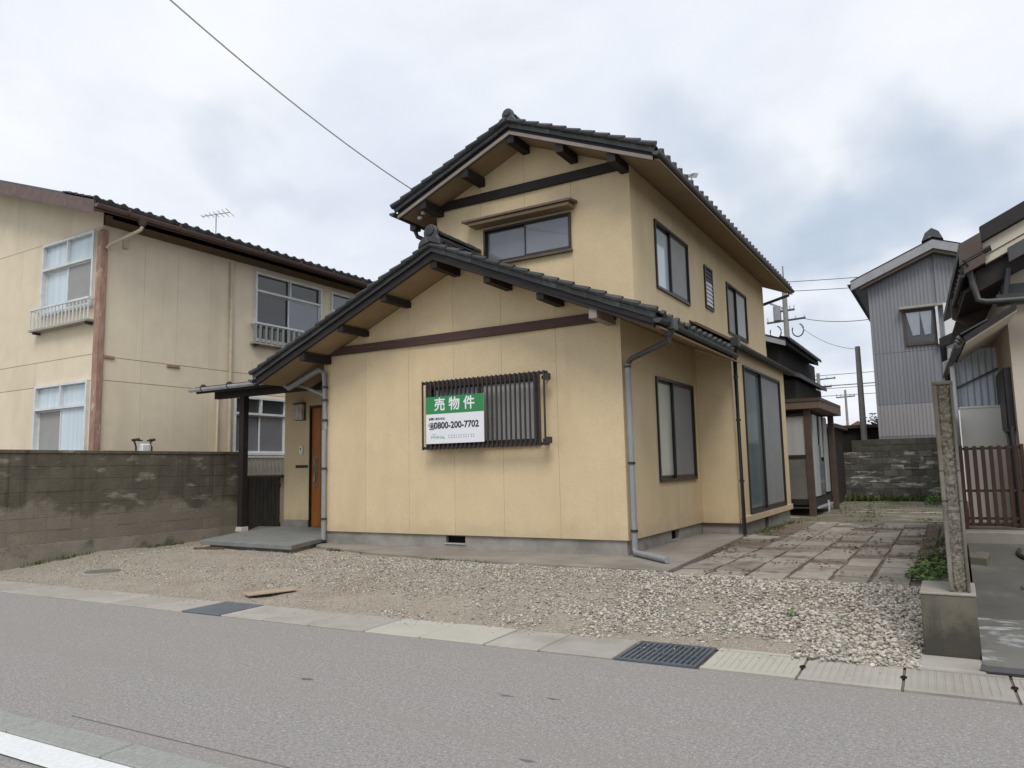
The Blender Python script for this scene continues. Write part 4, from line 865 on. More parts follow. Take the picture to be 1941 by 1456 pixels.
# porch canopy with post
YC = 9.5
def cz(y): return 2.93 + .10 * (y - YC)
mb = MB(); mb.slab([(-13.02, YC + .04), (-10.24, YC + .04), (-10.24, YD + .4), (-13.02, YD + .4)], lambda x, y: cz(y), lambda x, y: cz(y) - .03); cp_ = mb.build('porch_canopy', M_BLACKPIPE, H)
mb = MB(); mb.box(-12.75, -9.25, YC + .30, YC + .42, 2.70, 2.90); mb.build('canopy_beam', M_DARKWOOD, cp_)
mb = MB(); mb.box(-12.98, -10.26, YC + .045, YC + .075, 2.80, 2.925); mb.build('canopy_fascia', M_DARKWOOD, cp_)
for x in (-12.6, -12.0, -11.4, -10.8, -10.35):
    mb = MB(); mb.slab([(x, YC + .06), (x + .06, YC + .06), (x + .06, YD), (x, YD)], lambda x, y: cz(y) - .032, lambda x, y: cz(y) - .10); mb.build('canopy_rafter', M_DARKWOOD, cp_)
mb = MB(); n = 8; ts = [math.pi + math.pi * j / n for j in range(n + 1)]; r = .068
mb.prism([(-13.10, YC + r * math.cos(t), 2.90 + r * math.sin(t)) for t in ts] + [(-13.10, YC + .060 * math.cos(t), 2.90 + .060 * math.sin(t)) for t in reversed(ts)], (2.88, 0, 0)); cg = mb.build('canopy_gutter', M_SILVER, cp_)
for x in (-12.72, -11.95, -11.2, -10.4):
    mb = MB(); mb.tube([(x, YC, 2.90), (x + .03, YC, 2.90)], .073, 10); mb.build('gutter_joint', M_GUTTER, cp_)
pipe(H, [(-10.24, YC, 2.87), (-10.12, YC - .02, 2.80), (qx - .08, qy + .03, 2.50), (qx, qy, 2.46)], .026, M_GREYPIPE)
mb = MB(); mb.box(-12.00, -11.87, YC + .30, YC + .42, .17, 2.70); mb.build('porch_post', M_DARKWOOD, cp_)
mb = MB(); mb.prism([(-12.02, YC + .26, .09), (-11.84, YC + .26, .09), (-11.86, YC + .28, .18), (-12.01, YC + .28, .18)], (0, .18, 0)); mb.build('post_base', M_SLABNEW, cp_, bevel=.01)

# ---- sale sign hung on the grille
sg = empty('sale_sign', 'green and white property sale sign with phone number hung on the window grille', 'sign', (-6.32, gy, 1.93))
sx0, sx1, s0, s1, yS = -6.84, -5.80, 1.575, 2.28, gy - .024
mb = MB(); mb.box(sx0, sx1, yS, yS + .006, s0, s1); mb.build('board', M_SIGNW, sg)
mb = MB(); mb.box(sx0, sx1, yS - .002, yS - .0004, s0 + .445, s1); mb.build('green_band', M_SIGNG, sg)
def text(body, x, z, size, m, name='lettering', bold=0.0, sx=1.0, font=None, align='LEFT', y=None):
    cu = bpy.data.curves.new(name, 'FONT'); cu.body = body; cu.size = size; cu.offset = bold; cu.align_x = align; cu.extrude = .0006; cu.resolution_u = 3
    o = bpy.data.objects.new(name, cu); COL.objects.link(o)
    dg = bpy.context.evaluated_depsgraph_get(); me = bpy.data.meshes.new_from_object(o.evaluated_get(dg)); bpy.data.objects.remove(o)
    R = Matrix(((sx, 0, 0, 0), (0, 0, -1, 0), (0, 1, 0, 0), (0, 0, 0, 1)))
    me.transform(Matrix.Translation(Vector((x, (yS if y is None else y) - .003, z)) - ORG[sg.name]) @ R); me.materials.clear(); me.materials.append(m)
    q = bpy.data.objects.new(name, me); COL.objects.link(q); q.parent = sg; ORG[q.name] = ORG[sg.name]; return q
for ch, x in (('売', -6.685), ('物', -6.42), ('件', -6.155)): text(ch, x, s0 + .510, .205, M_SIGNW, bold=.0042)
text('お問い合わせは', -6.79, s0 + .355, .043, M_INK, bold=.001)
text('☎', -6.795, s0 + .225, .105, M_INK, bold=.001)
text('0800-200-7702', -6.69, s0 + .225, .135, M_INK, bold=.0035, sx=.97)
# small faded print along the foot of the board: a green mark and a row of grey characters too small to read
rng = random.Random(5); x = -6.745
mb = MB()
for k in range(6):
    hgt = rng.uniform(.035, .06); mb.box(x, x + .012, yS - .0018, yS - .0004, s0 + .07, s0 + .07 + hgt); mb.box(x + .013, x + .036, yS - .0018, yS - .0004, s0 + .07 + rng.uniform(0, .03), s0 + .085 + rng.uniform(0, .03)); x += .043
mb.box(-6.73, -6.645, yS - .0018, yS - .0004, s0 + .138, s0 + .145); mb.build('green_print', M_INKGREEN, sg)
mb = MB(); x = -6.43
for k in range(11):
    w_ = rng.uniform(.018, .034); mb.box(x, x + w_, yS - .0018, yS - .0004, s0 + .078, s0 + .085); mb.box(x + w_ * .4, x + w_ * .4 + .007, yS - .0016, yS - .0005, s0 + .086, s0 + .115); mb.box(x, x + w_ * .9, yS - .0018, yS - .0004, s0 + .116, s0 + .123); x += .044
mb.build('grey_print', M_INKGREY, sg)

# ------------------------------------------------------------------ block wall on the left boundary
LW = empty('block_wall', 'long weathered dark block wall with patchy render below, left of the porch', 'wall', (-12.9, 8, -.1))
LX, LY0, LY1, LZ0, LZ1 = -12.9, 4.95, 10.72, -.16, 1.655
mb = MB(); mb.box(LX - .135, LX - .008, LY0, LY1 - .004, LZ0 - .2, LZ1 - .03); mb.build('mortar', M_BLOCKJOINT, LW)
rows = 8; rh = (LZ1 - .06 - .13) / 7
bl = MB(); bl.box(-.15, -.004, 0, .394, 0, rh - .006); bl = bl.mesh('block', bevel=.003); bl.materials.append(M_BLOCK)
z = .13
for r in range(7):
    y = LY0 + (.2 if r % 2 else 0) - .4
    while y < LY1:
        y0, y1 = max(y, LY0), min(y + .392, LY1)
        if y1 - y0 > .05:
            M_ = Matrix.Translation((LX + random.uniform(-.004, .003), y0, z)) @ Matrix.Diagonal((1, (y1 - y0) / .392, 1, 1)); inst('block', bl, LW, M_)
        y += .4
    z += rh
mb = MB(); mb.box(LX - .17, LX + .012, LY0, LY1 + .01, LZ1 - .06, LZ1); mb.build('coping', M_BLOCK, LW, bevel=.008)
mb = MB(); mb.box(LX - .17, LX + .004, LY0 - .02, LY1 + .01, LZ0 - .3, .125); mb.build('base_course', M_PLASTER, LW, bevel=.004)
# small meter with curled pipes behind the wall
mt = empty('gas_meter', 'small white meter with curled black pipes showing just above the left block wall', 'meter', (-13.25, 8.65, 1.5))
mb = MB(); mb.box(-13.32, -13.18, 8.56, 8.72, 1.56, 1.80); mb.build('body', M_WHITE, mt, bevel=.02)
for y in (8.48, 8.80):
    mb = MB(); mb.tube([(-13.25, y, 1.4), (-13.25, y, 1.74), (-13.25, y - .03, 1.83), (-13.25, y - .09 if y < 8.6 else y + .03, 1.87), (-13.25, 8.60 if y < 8.6 else 8.70, 1.86)], .017, 6); mb.tube([(-13.25, y - .05, 1.87), (-13.25, y + .06, 1.885)], .028, 6); mb.build('pipe', M_BLACKPIPE, mt)

AF = empty('alley_shade_boards', 'added black boards standing for shade in the alley between porch and apartment building', 'shade boards', (-12.8, 12, -.1))  # added near-black boards: stand in for the deep shade of the narrow gap
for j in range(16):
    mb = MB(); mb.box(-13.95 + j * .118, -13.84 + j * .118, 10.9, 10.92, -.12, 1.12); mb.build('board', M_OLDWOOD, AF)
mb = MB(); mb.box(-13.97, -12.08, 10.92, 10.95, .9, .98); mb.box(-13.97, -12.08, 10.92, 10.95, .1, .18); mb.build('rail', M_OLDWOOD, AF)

# ------------------------------------------------------------------ apartment building on the left
AX, AY, ASL = -14.0, 8.11, .32
A = empty('apartment_building', 'cream two storey apartment building with white framed windows behind the block wall', 'building', (-18, 8.1, -.1))
ARX = -18.6                                          # ridge
def az(x): return 6.32 + ASL * (-13.45 - x) if x > ARX else 6.32 + ASL * (-13.45 - ARX) - ASL * (ARX - x)
mb = MB(); AXL = 2 * ARX - AX
mb.prism([(AXL, AY + .10, -.1), (AX - .10, AY + .10, -.1), (AX - .10, AY + .10, az(AX) - .14), (ARX, AY + .10, az(ARX) - .14), (AXL, AY + .10, az(AXL) - .14)], (0, .15, 0))
mb.box(AX - .18, AX - .10, AY + .25, 24, -.1, 6.3); mb.box(AXL, AXL + .1, AY + .17, 24, -.1, 6.3); mb.box(AXL, AX - .15, 23.9, 24, -.1, 6.3)
mb.build('wall', M_CORE, A)
UW, LWN = (-16.06, -14.20, 4.50, 6.02), (-16.10, -14.22, 1.60, 3.06)
xs = [AXL, -22, -20, -18.9, -17.95, -17.1, -16.40, -15.1, AX]
panels(A, 'F', AY, [-21.0, -18.0, -17.0, -16.2, -15.1, AX], -.1, lambda x: 3.04, M_APT, [LWN])
panels(A, 'F', AY, [-21.0, -18.2, -16.2, AX], 3.05, lambda x: 3.55, M_APT)
panels(A, 'F', AY, [-21.0, -18.0, -16.95, AX], 3.56, lambda x: 6.05 - .0 * x, M_APT, [UW])
panels(A, 'F', AY, [-21.0, -18.2, -17.2, -16.0, -15.1, AX], 6.06, lambda x: az(x) - .15, M_APT, breaks=[ARX])
W1, W2, W3 = (11.80, 13.95, 4.30, 5.97), (14.30, 16.2, 4.6, 5.97), (11.26, 12.80, 1.62, 2.97)
ys_ = [AY + .016, 9.02, 9.78, 10.60, 11.25, 11.75, 14.1, 17, 20]
panels(A, 'S', AX, ys_, -.1, lambda y: 3.04, M_APT, [W3]); panels(A, 'S', AX, [AY + .016, 9.0, 11.75, 15, 20], 3.05, lambda y: 3.50, M_APT); panels(A, 'S', AX, ys_, 3.51, lambda y: 6.10, M_APT, [W1, W2])
wk = dict(fwid=.05, proud=.06, sill=None)
window(A, 'F', AY, *UW, M_WHITEFRAME, M_FROSTBLUE, M_SCREEN2, transom=5.45, tm=M_FROSTBLUE, **wk)
window(A, 'F', AY, *LWN, M_WHITEFRAME, M_SCREEN2, M_FROSTBLUE, transom=2.55, tm=M_FROSTBLUE, **wk)
window(A, 'S', AX, *W1, M_WHITEFRAME, M_DARKGLASS, M_GREYGLASS, transom=5.50, tm=M_DARKGLASS, **wk)
window(A, 'S', AX, *W2, M_WHITEFRAME, M_GREYGLASS, M_GREYGLASS, transom=5.45, tm=M_GREYGLASS, **wk)
window(A, 'S', AX, *W3, M_WHITEFRAME, M_GREYGLASS, M_GREYGLASS, transom=2.55, tm=M_DARKGLASS, **wk)
def balcony(pl, c, u0, u1, z0, z1, nbar, depth=.28, panel=False):
    mb = MB(); pbox(mb, pl, c, u0, u1, .0, depth + .03, z0, z0 + .04); b = mb.build('window_rail', M_SLAB, A)
    mb = MB(); pbox(mb, pl, c, u0, u1, depth - .02, depth + .02, z1 - .04, z1); pbox(mb, pl, c, u0, u0 + .04, 0, depth - .02, z1 - .05, z1); pbox(mb, pl, c, u1 - .04, u1, 0, depth - .02, z1 - .05, z1); mb.build('handrail', M_WHITEFRAME, b)
    w_ = .011 if not panel else .026
    for j in range(nbar):
        u = u0 + .02 + j * (u1 - u0 - .04) / (nbar - 1); mb = MB(); pbox(mb, pl, c, u - w_, u + w_, depth - .01, depth + .01, z0 + .04, z1 - .05); mb.build('rail_bar', M_SCREEN2 if panel else M_WHITEFRAME, b)
    mb = MB(); pbox(mb, pl, c, u0 + .1, u0 + .14, 0, depth, z0 - .05, z0); pbox(mb, pl, c, u1 - .14, u1 - .1, 0, depth, z0 - .05, z0); mb.build('rail_bracket', M_GUTTER, b)
balcony('F', AY, -16.22, -14.10, 4.18, 4.66, 17, depth=.15); balcony('S', AX, 11.70, 13.98, 4.22, 4.74, 14, depth=.13, panel=True); balcony('S', AX, 11.20, 12.86, 1.15, 1.60, 15, depth=.13, panel=True)
# roof, fascia, gutter
mb = MB()
for p in ([(ARX, 7.62), (-13.42, 7.62), (-13.42, 24.4), (ARX, 24.4)], [(AXL - .58, 7.62), (ARX, 7.62), (ARX, 24.4), (AXL - .58, 24.4)]):
    mb.slab(p, lambda x, y: az(x) + .02, lambda x, y: az(x) - .12)
ar = mb.build('roof', M_FASCIA, A)
mb = MB(); mb.slab([(ARX, 7.66), (-13.46, 7.66), (-13.46, AY), (ARX, AY)], lambda x, y: az(x) - .122, lambda x, y: az(x) - .14); mb.slab([(AX, AY), (-13.46, AY), (-13.46, 24), (AX, 24)], lambda x, y: az(x) - .122, lambda x, y: az(x) - .14); mb.build('soffit', M_FASCIA, ar)
xc = [-13.44, -14.35, -15.3, -16.3, -17.3, ARX]
for a, b in zip(xc[1:], xc[:-1]):
    mb = MB(); mb.prism([(a + .004, 7.60, az(a) - .24), (b - .004, 7.60, az(b) - .24), (b - .004, 7.60, az(b) + .02), (a + .004, 7.60, az(a) + .02)], (0, .03, 0)); mb.build('fascia_board', M_FASCIA, ar)
# roof tiles: the eave course singly, the field behind joined
fieldv, fieldf = [], []
y = 7.6; ca = math.cos(math.atan(ASL))
for c in range(62):
    yy = 7.58 + c * PIT
    for r in range(5):
        xx = -13.40 - (r + 1) * EXP * ca; M_ = tframe(1, ASL, xx, yy, az(xx) + .04)
        if r == 0 and c < 30: inst('roof_tile', TM['eave'], ar, M_)
        else: field(TM['plain'] if r else TM['eave'], M_)
mb = MB(); mb.v, mb.f = fieldv, fieldf; tag(mb.build('tile_field', M_TILE2, ar), kind='stuff')
mb = MB(); mb.slab([(ARX, 7.62), (-14.55, 7.62), (-14.55, 24.4), (ARX, 24.4)], lambda x, y: az(x) + .06, lambda x, y: az(x) + .022); mb.build('metal_sheet', M_GUTTER, ar)
gutter(A, -13.36, 7.6, 24.2, az(-13.42) - .06, M_FASCIA, r=.07)
for y in np.arange(8.2, 17, 1.1):
    mb = MB(); mb.tube([(-13.36, y, az(-13.42) - .06), (-13.36, y + .03, az(-13.42) - .06)], .076, 10); mb.build('gutter_joint', M_BROWN, ar)
mb = MB(); mb.tube([(-13.36, 8.52, az(-13.42) - .10), (-13.36, 8.52, az(-13.42) - .24)], [.10, .06], 10); mb.build('gutter_funnel', M_BROWN, A)
pipe(A, [(-13.36, 8.52, 6.05), (-13.38, 8.5, 5.98), (-13.88, 8.2, 5.70), (-13.93, 8.16, 5.62)], .035, M_APTPIPE, bm_=M_APTPIPE)
mb = MB(); mb.box(AX - .10, AX + .055, AY - .055, AY + .10, -.1, 6.0); mb.build('corner_post', M_RUST, A, bevel=.02)
pipe(A, [(-13.94, 11.10, 6.05), (-13.94, 11.14, -.1)], .038, M_APTPIPE, [(-13.94, 11.11, 5.0), (-13.94, 11.12, 4.0), (-13.94, 11.13, 2.9)], bm_=M_APTPIPE)
pipe(A, [(-13.93, 10.85, 3.0), (-13.93, 10.80, 2.9), (-13.93, 10.78, -.1)], .03, M_APTPIPE)
mb = MB(); mb.box(AX + .001, AX + .07, 8.52, 8.62, 5.72, 5.98); mb.build('junction_box', M_APTPIPE, A, bevel=.01)
for (y, z) in ((8.32, 3.50), (9.75, 3.47)):
    mb = MB(); mb.box(AX + .001, AX + .03, y - .18, y + .12, z - .03, z + .03); mb.build('joint_patch', M_RUST, A, bevel=.008)
def antenna(label, x, y, z0, z1, rot=0.0, s=1.0):
    a = empty('tv_antenna', label, 'antenna', (x, y, z0)); c, q = math.cos(rot), math.sin(rot)
    mb = MB(); mb.tube([(x, y, z0), (x, y, z1)], .018, 6); mb.build('mast', M_CABLE, a)
    mb = MB(); mb.tube([(x - .5 * s * c, y - .5 * s * q, z1 - .08), (x + .5 * s * c, y + .5 * s * q, z1 + .03)], .014, 6); mb.build('boom', M_CABLE, a)
    for k in range(7):
        t = -.5 + k / 6.0; l = (.16 + .045 * k) * s; cx, cy_, cz_ = x + t * s * c, y + t * s * q, z1 - .03 + .11 * t
        mb = MB(); mb.tube([(cx + l * q, cy_ - l * c, cz_), (cx - l * q, cy_ + l * c, cz_)], .009, 5); mb.build('element', M_CABLE, a)
antenna('thin tv antenna standing behind the apartment roof', -18.2, 13.9, 7.4, 8.85, .55, .8)
antenna('small tv antenna just above the tiled upper roof edge', -5.4, 18.7, 6.3, 8.78, 2.2, .55)

# ------------------------------------------------------------------ right boundary: plinth and block wall seen end on
PL = empty('concrete_plinth', 'short dark mossy concrete plinth at the street end of the rough block wall', 'plinth', (-.1, 6.3, -.2))
mb = MB(); mb.box(-.285, .05, 6.06, 6.62, -.30, .242); mb.build('body', M_PLINTH, PL, bevel=.008)
mb = MB(); mb.box(-.288, .053, 6.055, 6.625, .2425, .262); mb.build('cap', M_SLAB, PL, bevel=.006)
mb = MB(); mb.box(-.31, .07, 5.72, 6.058, -.3, -.166); mb.build('footing', M_SLAB, PL, bevel=.01)
RW = empty('boundary_wall', 'narrow rough block wall standing on the concrete plinth beside the gate', 'wall', (-.04, 6.5, -.1))
rb = MB(); rb.box(-.098, .018, 0, .392, 0, .195); rb = rb.mesh('block', bevel=.005); rb.materials.append(M_PILLARSIDE)
for r in range(7):
    y = 6.14 + (0 if r % 2 else -.2); z = .264 + r * .206
    while y < 17.5:
        y0 = max(y, 6.14); inst('block', rb, RW, Matrix.Translation((random.uniform(-.002, .002), y0, z)) @ Matrix.Diagonal((1, (y + .392 - y0) / .392, 1, 1))); y += .4
mb = MB(); mb.box(-.088, .008, 6.15, 17.4, .26, 1.70); mb.box(-.11, .03, 6.64, 17.4, -.4, .262); mb.build('mortar', M_MORTAR2, RW)
mb = MB(); mb.box(-.105, .025, 6.125, 17.4, 1.708, 1.738); mb.build('coping', M_PILLARSIDE, RW, bevel=.006)
# broken rough core of the end face between two smooth edges
mb = MB(); nz = 64; nx = 7; rs2 = np.random.RandomState(9); x0, x1 = -.078, .006
for j in range(nz + 1):
    for i in range(nx + 1):
        e = 0 if i in (0, nx) else 1
        zz = .262 + (1.705 - .262) * j / nz; hh = .45 * mnoise.noise(Vector((i * .9, zz * 17, 1))) + .75 * mnoise.noise(Vector((i * 2.6, zz * 61, 7)))
        mb.v.append((x0 + (x1 - x0) * i / nx + .008 * mnoise.noise(Vector((3, zz * 22, i))), 6.132 - e * (.004 + .020 * max(-.3, hh)), zz))
mb.f = [(j * (nx + 1) + i, j * (nx + 1) + i + 1, (j + 1) * (nx + 1) + i + 1, (j + 1) * (nx + 1) + i) for j in range(nz) for i in range(nx)]
mb.build('broken_end', M_PILLAR, RW)
for a, b in ((-.104, -.076), (.004, .024)):
    z = .264
    for h in (.62, .21, .61):
        mb = MB(); mb.box(a, b, 6.106 + random.uniform(-.004, .004), 6.139, z + .001, z + h); mb.build('end_edge', M_PILLARSIDE, RW, bevel=.006); z += h + .001

# ------------------------------------------------------------------ neighbour on the right: drive, gate, house
def drv(x, y): return -.19 + .17 * smooth01((y - 5.72) / .9) + .27 * min(1, max(0, (y - 6.6) / 3.3))
mb = MB(); mb.v = [(x, y, drv(x, y)) for y in np.linspace(5.72, 9.85, 24) for x in (.052, 1, 3, 8)]
mb.f = [(j * 4 + i, j * 4 + i + 1, (j + 1) * 4 + i + 1, (j + 1) * 4 + i) for j in range(23) for i in range(3)]
dv = tag(mb.build('driveway', M_DRIVE, smooth=True), kind='structure')
mb = MB(); mb.v = [(x, y, drv(x, y) + .004) for y in np.linspace(5.76, 6.72, 8) for x in (.055, 1, 3, 8)]
mb.f = [(j * 4 + i, j * 4 + i + 1, (j + 1) * 4 + i + 1, (j + 1) * 4 + i) for j in range(7) for i in range(3)]
tag(mb.build('ramp', M_RAMP, smooth=True), kind='structure')
mb = MB(); mb.tube([rd(ax(.06), .61, -.155), rd(ax(.10), .60, -.160), rd(ax(2.5), .60, -.160)], [.03, .028, .028], 8)
tag(mb.build('ramp_edge', M_GUTTER, org=rd(ax(.06), .61, -.16), smooth=True), 'dark rounded bar along the foot of the streaked ramp', 'ramp edge')
mb = MB(); mb.box(.03, 8, 9.86, 17, -.3, .37); tag(mb.build('step', M_APRON, bevel=.01), kind='structure')
for j in range(9):
    pass
mb = MB()
for j in range(12): mb.box(.40 + j * .03, .418 + j * .03, 7.72, 7.98, .05, drv(0, 7.72) + .012)
tag(mb.build('drive_grate', M_GUTTER, org=(.55, 7.85, .1)), 'small dark slotted drain cover in the damp driveway', 'drain cover')
mb = MB(); mb.slab([(.045, 8.70), (.20, 8.64), (.22, 8.95), (.045, 9.0)], lambda x, y: drv(x, y) + .075, lambda x, y: drv(x, y) - .05)
tag(mb.build('loose_block', M_PLINTH, org=(.1, 8.8, .1), bevel=.01), 'low dark mossy block on the driveway against the rough wall', 'block')
mb = MB(); mb.tube([(.48 + .20 * (1 - math.cos(t)), 9.25 - .42 * math.sin(t), drv(0, 9.2 - .35 * math.sin(t)) + .022) for t in np.linspace(-.5, 1.7, 10)], .022, 6)
tag(mb.build('hose', M_BLACKPIPE, org=(.5, 9, .25), smooth=True), 'black hose curving over the driveway below the slatted gate', 'hose')
GT = empty('slatted_gate', 'red brown slatted gate between the rough block wall and cream house', 'gate', (.35, 10.2, .37))
gx0, gx1, gz0, gz1, gyy = .075, .645, .41, 1.325, 10.20
for z in (gz0 + .015, gz0 + .085, gz0 + .40, gz1 - .03):
    mb = MB(); mb.box(gx0, gx1, gyy + .012, gyy + .035, z - .014, z + .014); mb.build('rail', M_REDWOOD, GT, bevel=.002)
for x in (gx0 - .012, gx1 + .012):
    mb = MB(); mb.box(x - .018, x + .018, gyy - .02, gyy + .03, .37, gz1 + .01); mb.build('post', M_REDWOOD, GT, bevel=.003)
sl = MB(); sl.box(-.021, .021, -.009, .009, 0, gz1 - gz0); sl = sl.mesh('slat', bevel=.003); sl.materials.append(M_REDWOOD)
for j in range(7): inst('slat', sl, GT, loc=(gx0 + .045 + j * .080, gyy, gz0))
NH = empty('neighbour_house', 'cream house with black and cream layered eaves and shuttered window at right', 'house', (.66, 10.5, 0), math.radians(2.5))
# local frame: x right, y away, wall corner at the origin
mb = MB(); mb.box(0, 6, 0, 4.2, .30, 3.6); mb.build('wall', M_BEIGE, NH)
mb = MB(); mb.box(-.075, -.001, .16, 1.12, 1.50, 2.26); sb = mb.build('shutter_box', M_FRAME, NH, bevel=.006)
for j in range(6):
    mb = MB(); mb.box(-.085, -.0752, .19 + j * .152, .33 + j * .152, 1.53, 2.23); mb.build('shutter_slat', M_FRAME, sb, bevel=.003)
pipe(NH, [(-.06, .05, 1.55), (-.06, .04, .37)], .03, M_BLACKPIPE)
def lz(x): return 2.76 + .62 * x                                # lower pent roof
mb = MB(); mb.slab([(-.52, -.9), (-.001, -.9), (-.001, 2.7), (-.52, 2.7)], lambda x, y: lz(x) + .09, lambda x, y: lz(x) + .02); lr = mb.build('pent_roof', M_BARGE, NH)
mb = MB(); mb.slab([(-.50, -.88), (-.001, -.88), (-.001, 2.68), (-.50, 2.68)], lambda x, y: lz(x) + .018, lambda x, y: lz(x)); mb.build('soffit', M_BEIGE, lr)
mb = MB(); mb.prism([(-.55, 2.68, lz(-.55) + .13), (-.55, 2.68, lz(-.55) - .13), (-.30, 2.68, lz(-.3) - .16), (-.1, 2.68, lz(-.1) - .02), (-.1, 2.68, lz(-.1) + .1)], (0, .05, 0)); mb.build('end_board', M_BARGE, lr)
for j in range(14):
    M_ = Matrix(((-math.cos(.55), 0, -math.sin(.55), 0), (0, -1, 0, 0), (-math.sin(.55), 0, math.cos(.55), 0), (0, 0, 0, 1)))
    t = bpy.data.objects.new('roof_tile', TM['eave']); COL.objects.link(t); t.parent = lr; t.matrix_local = Matrix.Translation((-.27, -.62 + j * PIT - .0, lz(-.27) + .09)) @ M_; ORG[t.name] = Vector((0, 0, 0))
gutter(NH, -.58, -.9, 2.62, lz(-.52) + .0, M_BLACKPIPE, r=.036)
pipe(NH, [(-.60, 2.4, lz(-.6) - .03), (-.12, 2.5, lz(-.6) - .12), (-.09, 2.6, 2.2)], .03, M_BLACKPIPE)
mb = MB(); mb.box(-.17, -.002, 3.1, 3.25, 1.90, 2.16); mb.build('wall_box', M_BLACKPIPE, NH, bevel=.01)
# upper gable roof with layered boards
def nz(x): return 3.66 + .50 * (x + .46)
mb = MB(); mb.slab([(-.46, -.42), (3.0, -.42), (3.0, 4.4), (-.46, 4.4)], lambda x, y: nz(x), lambda x, y: nz(x) - .10); nr_ = mb.build('gable_roof', M_BARGE, NH)
mb = MB(); mb.slab([(3.0, -.42), (6.4, -.42), (6.4, 4.4), (3.0, 4.4)], lambda x, y: nz(3.0) - .5 * (x - 3), lambda x, y: nz(3.0) - .1 - .5 * (x - 3)); mb.build('far_slope', M_BARGE, nr_)
def nboard(x0, x1, y, h0, h1, m, th=.05, nm='barge_board', par=None):
    mb = MB(); mb.prism([(x0, y, nz(x0) + h0), (x1, y, nz(x1) + h0), (x1, y, nz(x1) + h1), (x0, y, nz(x0) + h1)], (0, th, 0)); return mb.build(nm, m, par or nr_, bevel=.004)
nboard(-.235, 3.0, -.48, -.10, .085, M_BARGE); nboard(-.46, -.23, -.50, -.24, .015, M_BROWN, .08, 'end_board'); nboard(-.42, -.21, -.49, -.36, -.245, M_BROWN, .08, 'end_board')
nboard(-.22, 3.0, -.40, -.26, -.105, M_BEIGE, .06, 'gable_band'); nboard(-.20, 3.0, -.38, -.36, -.265, M_BEIGE, .06, 'gable_band')
nboard(.02, 3.0, -.46, -.50, -.33, M_GUTTER, .05); nboard(-.30, 3.0, -.30, -.62, -.37, M_DARKWOOD, .12, 'rafter_board')
mb = MB(); mb.slab([(-.42, -.3), (0, -.3), (0, 4.2), (-.42, 4.2)], lambda x, y: 3.28 + .3 * x, lambda x, y: 3.26 + .3 * x); mb.build('soffit', M_DARKWOOD, nr_)
mb = MB(); mb.box(-.12, 3, -.34, -.22, 2.94, 3.06); mb.box(-.05, 3, -.18, -.06, 3.08, 3.2); mb.build('gable_beam', M_BLACKPIPE, nr_)
pipe(NH, [(-.36, -.36, 3.38), (-.34, -.36, 3.22), (-.30, -.36, 3.02), (-.22, -.38, 2.985), (1.8, -.38, 2.91)], .035, M_GUTTER)
pipe(NH, [(.02, -.34, 3.36), (-.02, -.30, 3.1), (-.04, -.28, 3.0)], .03, M_GUTTER)
gutter(NH, -.44, -.40, 1.55, 3.33, M_GUTTER, r=.032)
for j in range(7):
    t = bpy.data.objects.new('roof_tile', TM['eave']); COL.objects.link(t); t.parent = nr_; t.matrix_local = Matrix.Translation((-.14, -.22 + j * PIT, 3.60)) @ M_; ORG[t.name] = Vector((0, 0, 0))
mb = MB(); mb.prism([(-.48, 1.55, 3.42), (-.48, 1.55, 3.14), (-.30, 1.55, 3.02), (-.05, 1.55, 3.2), (-.05, 1.55, 3.42)], (0, .06, 0)); mb.build('end_board', M_BROWN, nr_)
# storage lean-to behind the gate
LS = empty('lean_to', 'lean-to of blue grey corrugated sheet over a pale beige panel behind the gate', 'shed', (.3, 11.4, 0))
def corr(x0, x1, y, z0, z1, pitch, amp, m, name, parent, th=0):
    mb = MB(); n = int((x1 - x0) / pitch * 4); P = [(x0 + (x1 - x0) * i / n, y - amp * (1 if i % 4 in (1, 2) else 0)) for i in range(n + 1)]
    mb.v = [(x, yy, z0) for x, yy in P] + [(x, yy, z1) for x, yy in P] + [(x, y + .03, z0) for x, yy in P] + [(x, y + .03, z1) for x, yy in P]; k = n + 1
    mb.f = [(i, i + 1, k + i + 1, k + i) for i in range(n)] + [(2 * k + i, 3 * k + i, 3 * k + i + 1, 2 * k + i + 1) for i in range(n)] + [(k + i, k + i + 1, 3 * k + i + 1, 3 * k + i) for i in range(n)] + [(i, 2 * k + i, 2 * k + i + 1, i + 1) for i in range(n)] + [(0, k, 3 * k, 2 * k), (n, 2 * k + n, 3 * k + n, k + n)]
    return mb.build(name, m, parent)
corr(.085, .56, 11.5, 1.83, 2.62, .075, .018, M_BLUEMETAL, 'corrugated_sheet', LS)
mb = MB(); mb.obox((.085, 11.46, 2.11), (.57, 11.46, 2.34), .016, .028); mb.build('brace', M_GUTTER, LS)
mb = MB(); mb.box(.03, .085, 11.40, 11.49, .37, 2.64); mb.build('post', M_WHITE, LS, bevel=.005)
mb = MB(); mb.box(.10, .58, 11.25, 11.30, .37, 1.82); mb.box(.09, .59, 11.24, 11.31, 1.82, 1.85); mb.build('panel', M_BEIGEPANEL, LS, bevel=.006)

